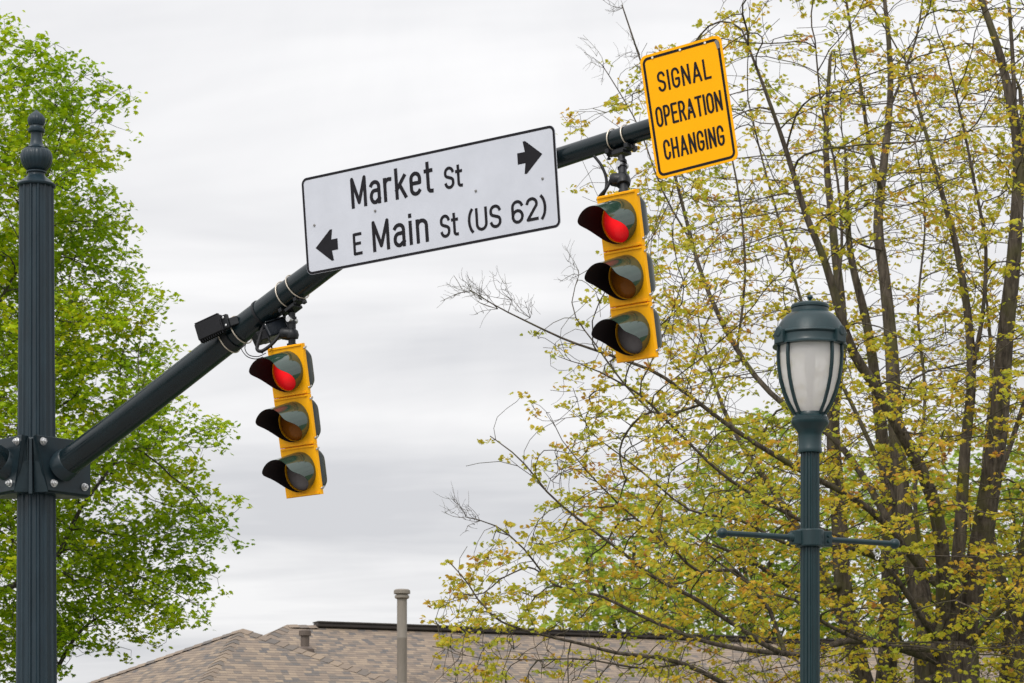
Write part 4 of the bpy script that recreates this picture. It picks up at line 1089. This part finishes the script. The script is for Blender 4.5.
# --- right maple, many stems fanning up from one trunk, sparse yellow olive leaf
RD = 28.0
def Q(x, y, d=0.0): return tuple(P(x, y, RD + d))
rm = thing('maple_tree', 'big spreading maple with many stems and sparse yellow-olive leaf right of the lamp', 'tree', Matrix.Translation((P(955, 683, RD).x, RD, 0)), 'sparse yellow-leaved maples')
sk = Skeleton()
base = P(955, 683, RD)
sk.limb([(base.x, RD, -0.1), (base.x, RD, 0.8), Q(950, 760), Q(948, 700), Q(946, 650)], 0.40, 0.33, None)
limbs = [  # (pixel path with depth offset, base radius, tip radius)
    ([(958, 660, 0), (975, 575, -.2), (988, 500, -.4), (998, 430, -.6), (1005, 340, -.8), (1014, 255, -1), (1018, 151, -1.1), (1003, 67, -1.2), (985, 10, -1.2), (965, -45, -1.2)], .20, .03),
    ([(1016, 180, -1.1), (1014, 90, -1.2), (1010, 20, -1.3), (1004, -50, -1.3)], .07, .02),
    ([(935, 665, 0), (918, 590, .3), (905, 520, .4), (896, 430, .5), (891, 343, .6), (884, 273, .7), (878, 225, .8), (884, 162, .9), (890, 101, 1), (889, 45, 1), (880, -40, 1)], .165, .02),
    ([(881, 190, .8), (870, 150, .8), (862, 94, .7), (853, 45, .7), (842, -30, .6)], .06, .015),
    ([(889, 110, 1), (905, 70, 1.1), (918, 30, 1.2), (926, -30, 1.2)], .04, .012),
    ([(947, 665, -.1), (953, 610, -.3), (960, 535, -.5), (965, 450, -.6), (971, 388, -.7), (969, 325, -.8), (957, 250, -.9), (941, 190, -1), (925, 130, -1), (905, 60, -1)], .12, .012),
    ([(971, 380, -.7), (982, 320, -.9), (986, 250, -1), (976, 190, -1.1), (962, 120, -1.2), (948, 60, -1.2)], .06, .012),
    ([(942, 640, -.2), (943, 560, -.7), (934, 505, -1), (921, 470, -1.2), (900, 430, -1.4), (874, 385, -1.6), (850, 345, -1.8), (826, 265, -2), (806, 215, -2.1), (786, 150, -2.2), (765, 90, -2.3), (742, 30, -2.3)], .125, .012),
    ([(850, 350, -1.8), (838, 300, -1.8), (842, 240, -1.7), (836, 170, -1.7), (822, 110, -1.7), (815, 40, -1.7)], .045, .010),
    ([(918, 590, .3), (880, 505, .9), (835, 440, 1.3), (778, 400, 1.6), (737, 350, 1.8), (702, 275, 2.0), (676, 180, 2.1), (655, 105, 2.2), (637, 50, 2.2), (622, 5, 2.2)], .11, .010),
    ([(737, 350, 1.8), (745, 270, 1.8), (738, 190, 1.8), (722, 120, 1.7), (700, 60, 1.7)], .04, .009),
    ([(690, 240, 2.0), (662, 190, 1.9), (640, 130, 1.9), (618, 90, 1.9), (602, 65, 1.9)], .03, .007),
    ([(926, 575, -.3), (870, 510, -1), (800, 470, -1.5), (735, 430, -1.9), (665, 378, -2.2), (624, 360, -2.4), (569, 341, -2.5), (530, 323, -2.6), (498, 307, -2.7), (470, 290, -2.7)], .095, .006),
    ([(700, 405, -2), (660, 415, -1.9), (637, 398, -1.9), (614, 371, -1.9), (596, 345, -1.9), (576, 318, -1.9), (572, 299, -1.9), (579, 275, -1.9)], .035, .005),
    ([(905, 520, .4), (850, 400, .6), (808, 320, .7), (785, 240, .8), (765, 170, .9), (748, 100, 1)], .07, .010),
    ([(935, 640, -.6), (880, 560, -1.4), (800, 520, -2), (730, 480, -2.4), (676, 430, -2.7), (640, 395, -2.9), (600, 372, -3)], .075, .010),
    ([(935, 660, -.3), (860, 640, -1.2), (790, 655, -2), (735, 625, -2.4), (698, 600, -2.6), (655, 578, -2.8), (617, 548, -3), (586, 525, -3.1), (551, 496, -3.2), (530, 470, -3.3), (512, 452, -3.3), (490, 436, -3.3)], .10, .006),
    ([(545, 490, -3.2), (522, 468, -3.2), (495, 461, -3.2), (466, 466, -3.2)], .012, .004),
    ([(800, 655, -1.8), (745, 650, -2), (700, 640, -2.1), (650, 620, -2.2), (600, 596, -2.3), (555, 585, -2.4), (524, 549, -2.5), (496, 526, -2.5), (466, 517, -2.5)], .065, .006),
    ([(938, 675, -.2), (880, 700, -1), (800, 700, -1.5), (740, 690, -1.9), (700, 671, -2.2), (667, 659, -2.4), (617, 653, -2.6), (586, 645, -2.7), (539, 634, -2.8), (502, 622, -2.9), (480, 602, -2.9), (467, 582, -2.9), (452, 565, -2.9)], .10, .007),
    ([(680, 664, -2.3), (640, 668, -2.4), (583, 659, -2.5), (530, 660, -2.5), (480, 658, -2.5)], .03, .005),
    ([(770, 610, -1.7), (735, 570, -1.9), (701, 573, -2), (676, 552, -2.1), (650, 530, -2.2), (620, 505, -2.2), (586, 470, -2.3), (562, 440, -2.3)], .05, .006),
    ([(938, 650, -.4), (905, 648, -1.1), (865, 641, -1.5), (826, 624, -1.8), (795, 600, -2), (760, 590, -2.2), (715, 560, -2.3)], .075, .012),
    ([(880, 560, -1.3), (840, 545, -1.8), (790, 545, -2.2), (740, 520, -2.5), (690, 510, -2.7), (640, 470, -2.9), (600, 440, -3)], .055, .008),
    ([(962, 655, -.1), (990, 620, -.5), (1030, 585, -.8), (1080, 540, -1)], .09, .03),
    ([(968, 600, .2), (985, 520, .6), (1012, 440, .9), (1040, 350, 1.1), (1060, 240, 1.2)], .10, .02),
    ([(930, 600, .3), (915, 500, 1.2), (925, 400, 1.7), (918, 310, 2), (925, 220, 2.2), (915, 140, 2.3)], .07, .010),
    ([(895, 430, .5), (912, 380, .2), (945, 368, 0), (970, 362, -.2)], .035, .012),
    ([(882, 250, .7), (862, 245, .5), (838, 228, .4), (812, 205, .3), (790, 195, .3)], .035, .008),
]
for path, r0, r1 in limbs:
    k_ = 0.68 if r0 > 0.11 else 0.42
    sk.limb([Q(*q) for q in path], r0 * k_, r1 * 0.75)
LEFT = [(-60, 760), (0, 745), (30, 700), (60, 640), (95, 590), (130, 566), (180, 570), (230, 600), (280, 600), (320, 560), (345, 530), (400, 540), (440, 540), (470, 545), (500, 540), (530, 505), (560, 470), (590, 440), (625, 428), (683, 440), (720, 470)]
att = []
while len(att) < 9000:
    px_ = rng.uniform(430, 1150); py_ = rng.uniform(-70, 730)
    if px_ < interp(LEFT, py_) + 12 * math.sin(py_ * 0.09): continue
    # open sky between the stems, fuller low down and to the right
    g = math.sin(px_ * 0.021 + 1.3 * math.sin(py_ * 0.017)) + math.sin(py_ * 0.026 + 0.011 * px_)
    dens = 0.50 + 0.35 * min(1, max(0, (py_ - 330) / 250)) + 0.22 * g
    if px_ < 640 and py_ < 330: dens *= 0.55
    if rng.random() > dens: continue
    spread_d = 3.4 if px_ > 640 else 2.3
    d = rng.normal(-0.6 if px_ > 700 else -1.6, spread_d * 0.55)
    att.append(Q(px_, py_, d))
sk.grow(att, 0.13, 0.68, 0.17, inertia=0.75, up=0.05, iters=34, jitter=0.10)
# thin bare sprays at a few ends
bare = [(470, 292, -2.7), (482, 300, -2.7), (498, 309, -2.7), (466, 517, -2.5), (480, 521, -2.5), (579, 275, -1.9), (640, 55, 2.2), (604, 68, 1.9), (622, 8, 2.2), (655, 105, 2.2), (512, 300, -2.6), (530, 318, -2.6)]
sk.bare_from = len(sk.p)
for x, y, d in bare:
    for k in range(4):
        dx, dy = rng.normal(-17, 8), rng.normal(-9, 12)
        mid = (x + dx * .5 + rng.normal(0, 3), y + dy * .4 + rng.normal(0, 2)); end = (x + dx, y + dy); dd = rng.normal(0, .12)
        sk.limb([Q(x, y, d), Q(*mid, d + dd * .5), Q(*end, d + dd)], 0.0032, 0.0016, step=0.05)
        for t in (.35, .6, .85):
            bx, by = x + dx * t, y + dy * t
            for q_ in range(2):
                ex, ey = bx + dx * .22 + rng.normal(0, 6), by + dy * .2 + rng.normal(-2, 6)
                sk.limb([Q(bx, by, d + dd * t), Q((bx + ex) / 2 + rng.normal(0, 1), (by + ey) / 2 + rng.normal(0, 1), d + dd * t), Q(ex, ey, d + dd * t + rng.normal(0, .06))], 0.0019, 0.0011, step=0.04)
sk.radii(tip=0.0030)
def thin(p):
    x, y = to_px(p)
    if x < 512 and y < 345: return 0.0
    if x < 500 and y < 545: return 0.25
    if x < 660 and y < 70: return 0.04
    if x < 640 and y < 110: return 0.4
    t = min(1, max(0, (y - 300) / 250))
    if x > 880 and y > 480 and p[1] < RD + 0.2: return 0.45
    if y > 625 and x < 900: return 0.30
    return 0.28 + 0.30 * t
tk, brn = [], []; sk.wood(tk, brn, 0.06)
lp, lf, ln_, ls, stk = tufts(sk, 0.011, thin, (8, 14), 0.048, (0.030, 0.058), 0.6, flat=0.34, twig=0.10)
print('right tree nodes', len(sk.p), 'leaves', len(lp))
tubes_mesh('trunk', tk, M['bark_right'], rm); tubes_mesh('branches', brn + stk, M['bark_right'], rm)
leaf_mesh('foliage', lp, lf, ln_, ls, M['leaf_right'], rm)

# --- two slimmer maples a little further back
def side_maple(label, D, stems, region, n, thin_p):
    t = thing('maple_tree', label, 'tree', Matrix.Translation((P(stems[0][0][0][0], 683, D).x, D, 0)), 'sparse yellow-leaved maples')
    s = Skeleton(); b = P(stems[0][0][0][0], 683, D)
    q = lambda x, y, d=0.0: tuple(P(x, y, D + d))
    first = True
    for path, r0, r1 in stems:
        pts_ = [q(*k) for k in path]
        if first: pts_ = [(pts_[0][0], D, -0.1), (pts_[0][0], D, 1.0)] + pts_
        s.limb(pts_, r0, r1); first = False
    at = []
    x0, x1, y0, y1 = region
    while len(at) < n:
        px_, py_ = rng.uniform(x0, x1), rng.uniform(y0, y1)
        if px_ < interp(LEFT, py_) + 40: continue
        if rng.random() > 0.55 + 0.3 * math.sin(px_ * 0.03 + 2) * math.sin(py_ * 0.022): continue
        at.append(q(px_, py_, rng.normal(0, 1.0)))
    s.grow(at, 0.16, 1.0, 0.2, inertia=0.75, up=0.06, iters=34, jitter=0.10); s.radii(tip=0.003)
    a, b_ = [], []; s.wood(a, b_, 0.06)
    P_, F_, N_, S_, st_ = tufts(s, 0.011, lambda p: thin_p, (6, 10), 0.05, (0.032, 0.06), 0.6, flat=0.45, twig=0.10)
    print('side tree nodes', len(s.p), 'leaves', len(P_))
    tubes_mesh('trunk', a, M['bark_right'], t); tubes_mesh('branches', b_ + st_, M['bark_right'], t); leaf_mesh('foliage', P_, F_, N_, S_, M['leaf_right'], t)
side_maple('slim twin-stemmed maple behind the lamp, left of the thickest trunk', 32.0,
    [([(878, 780), (876, 720), (866, 690), (852, 640), (843, 585), (838, 500), (833, 420), (842, 330), (834, 240), (826, 150), (830, 60)], .17, .02),
     ([(876, 725), (886, 680, -.2), (890, 590, -.4), (888, 500, -.5), (880, 420, -.6), (868, 330, -.7), (850, 250, -.8), (846, 160, -.9)], .13, .02),
     ([(852, 640), (815, 560, .3), (780, 500, .6), (745, 450, .8), (720, 400, 1), (700, 330, 1.2)], .07, .01),
     ([(843, 585), (800, 590, -.5), (750, 560, -.9), (700, 540, -1.2)], .06, .01)],
    (640, 980, 40, 690), 1500, 0.6)
side_maple('maple cut by the right edge of the picture beside the big spreading one', 29.5,
    [([(1012, 780), (1011, 690), (1016, 620), (1030, 540), (1042, 440), (1038, 330), (1030, 210), (1020, 90)], .20, .02),
     ([(1016, 620), (995, 560, .3), (985, 480, .6), (992, 380, .9), (985, 280, 1.1)], .07, .01)],
    (930, 1110, 40, 690), 900, 0.7)

# --- bright green trees beyond the house
def far_tree(label, px_, D, ytop, wpx):
    X = (px_ - 512) / F_PX * D; ztop_ = CAM_H + (HORIZON - ytop) / F_PX * D; R_ = wpx / F_PX * D
    t = thing('green_tree', label, 'tree', Matrix.Translation((X, D, 0)), 'bright green trees beyond the house')
    s = Skeleton(); s.limb([(X, D, -.1), (X + .1, D, ztop_ * .35), (X - .05, D, ztop_ * .6), (X + .1, D, ztop_ * .88)], 0.2, 0.04)
    for i in range(9):
        a = i * 2.4; z0 = ztop_ * (0.25 + 0.05 * i)
        s.limb([(X, D, z0), (X + R_ * .35 * math.cos(a), D + R_ * .35 * math.sin(a), z0 + ztop_ * .09), (X + R_ * .7 * math.cos(a), D + R_ * .7 * math.sin(a), z0 + ztop_ * .2)], .07, .015)
    at = []
    while len(at) < 2000:
        v = rng.normal(0, 1, 3); v /= np.linalg.norm(v); v *= rng.random() ** 0.4
        at.append((X + v[0] * R_, D + v[1] * R_, ztop_ * 0.60 + v[2] * ztop_ * 0.40))
    s.grow(at, 0.3, 1.8, 0.4, inertia=0.5, iters=30); s.radii(tip=0.005)
    a, b_ = [], []; s.wood(a, b_, 0.06)
    P_, F_, N_, S_, st_ = tufts(s, 0.02, lambda p: 0.9, (8, 12), 0.16, (0.12, 0.21), 0.4, flat=0.8, twig=0.2)
    tubes_mesh('trunk', a, M['bark_left'], t); tubes_mesh('branches', b_ + st_, M['bark_left'], t); leaf_mesh('foliage', P_, F_, N_, S_, M['leaf_far'], t)
far_tree('bright green tree above the ridge, leftmost of those beyond the house', 630, 62.0, 495, 95)
far_tree('bright green tree beyond the house just left of the lamp post', 755, 65.0, 405, 85)
far_tree('bright green tree beyond the house seen through the big maple stems', 900, 66.0, 425, 110)
far_tree('bright green tree beyond the house at the right edge of the picture', 1030, 63.0, 390, 100)
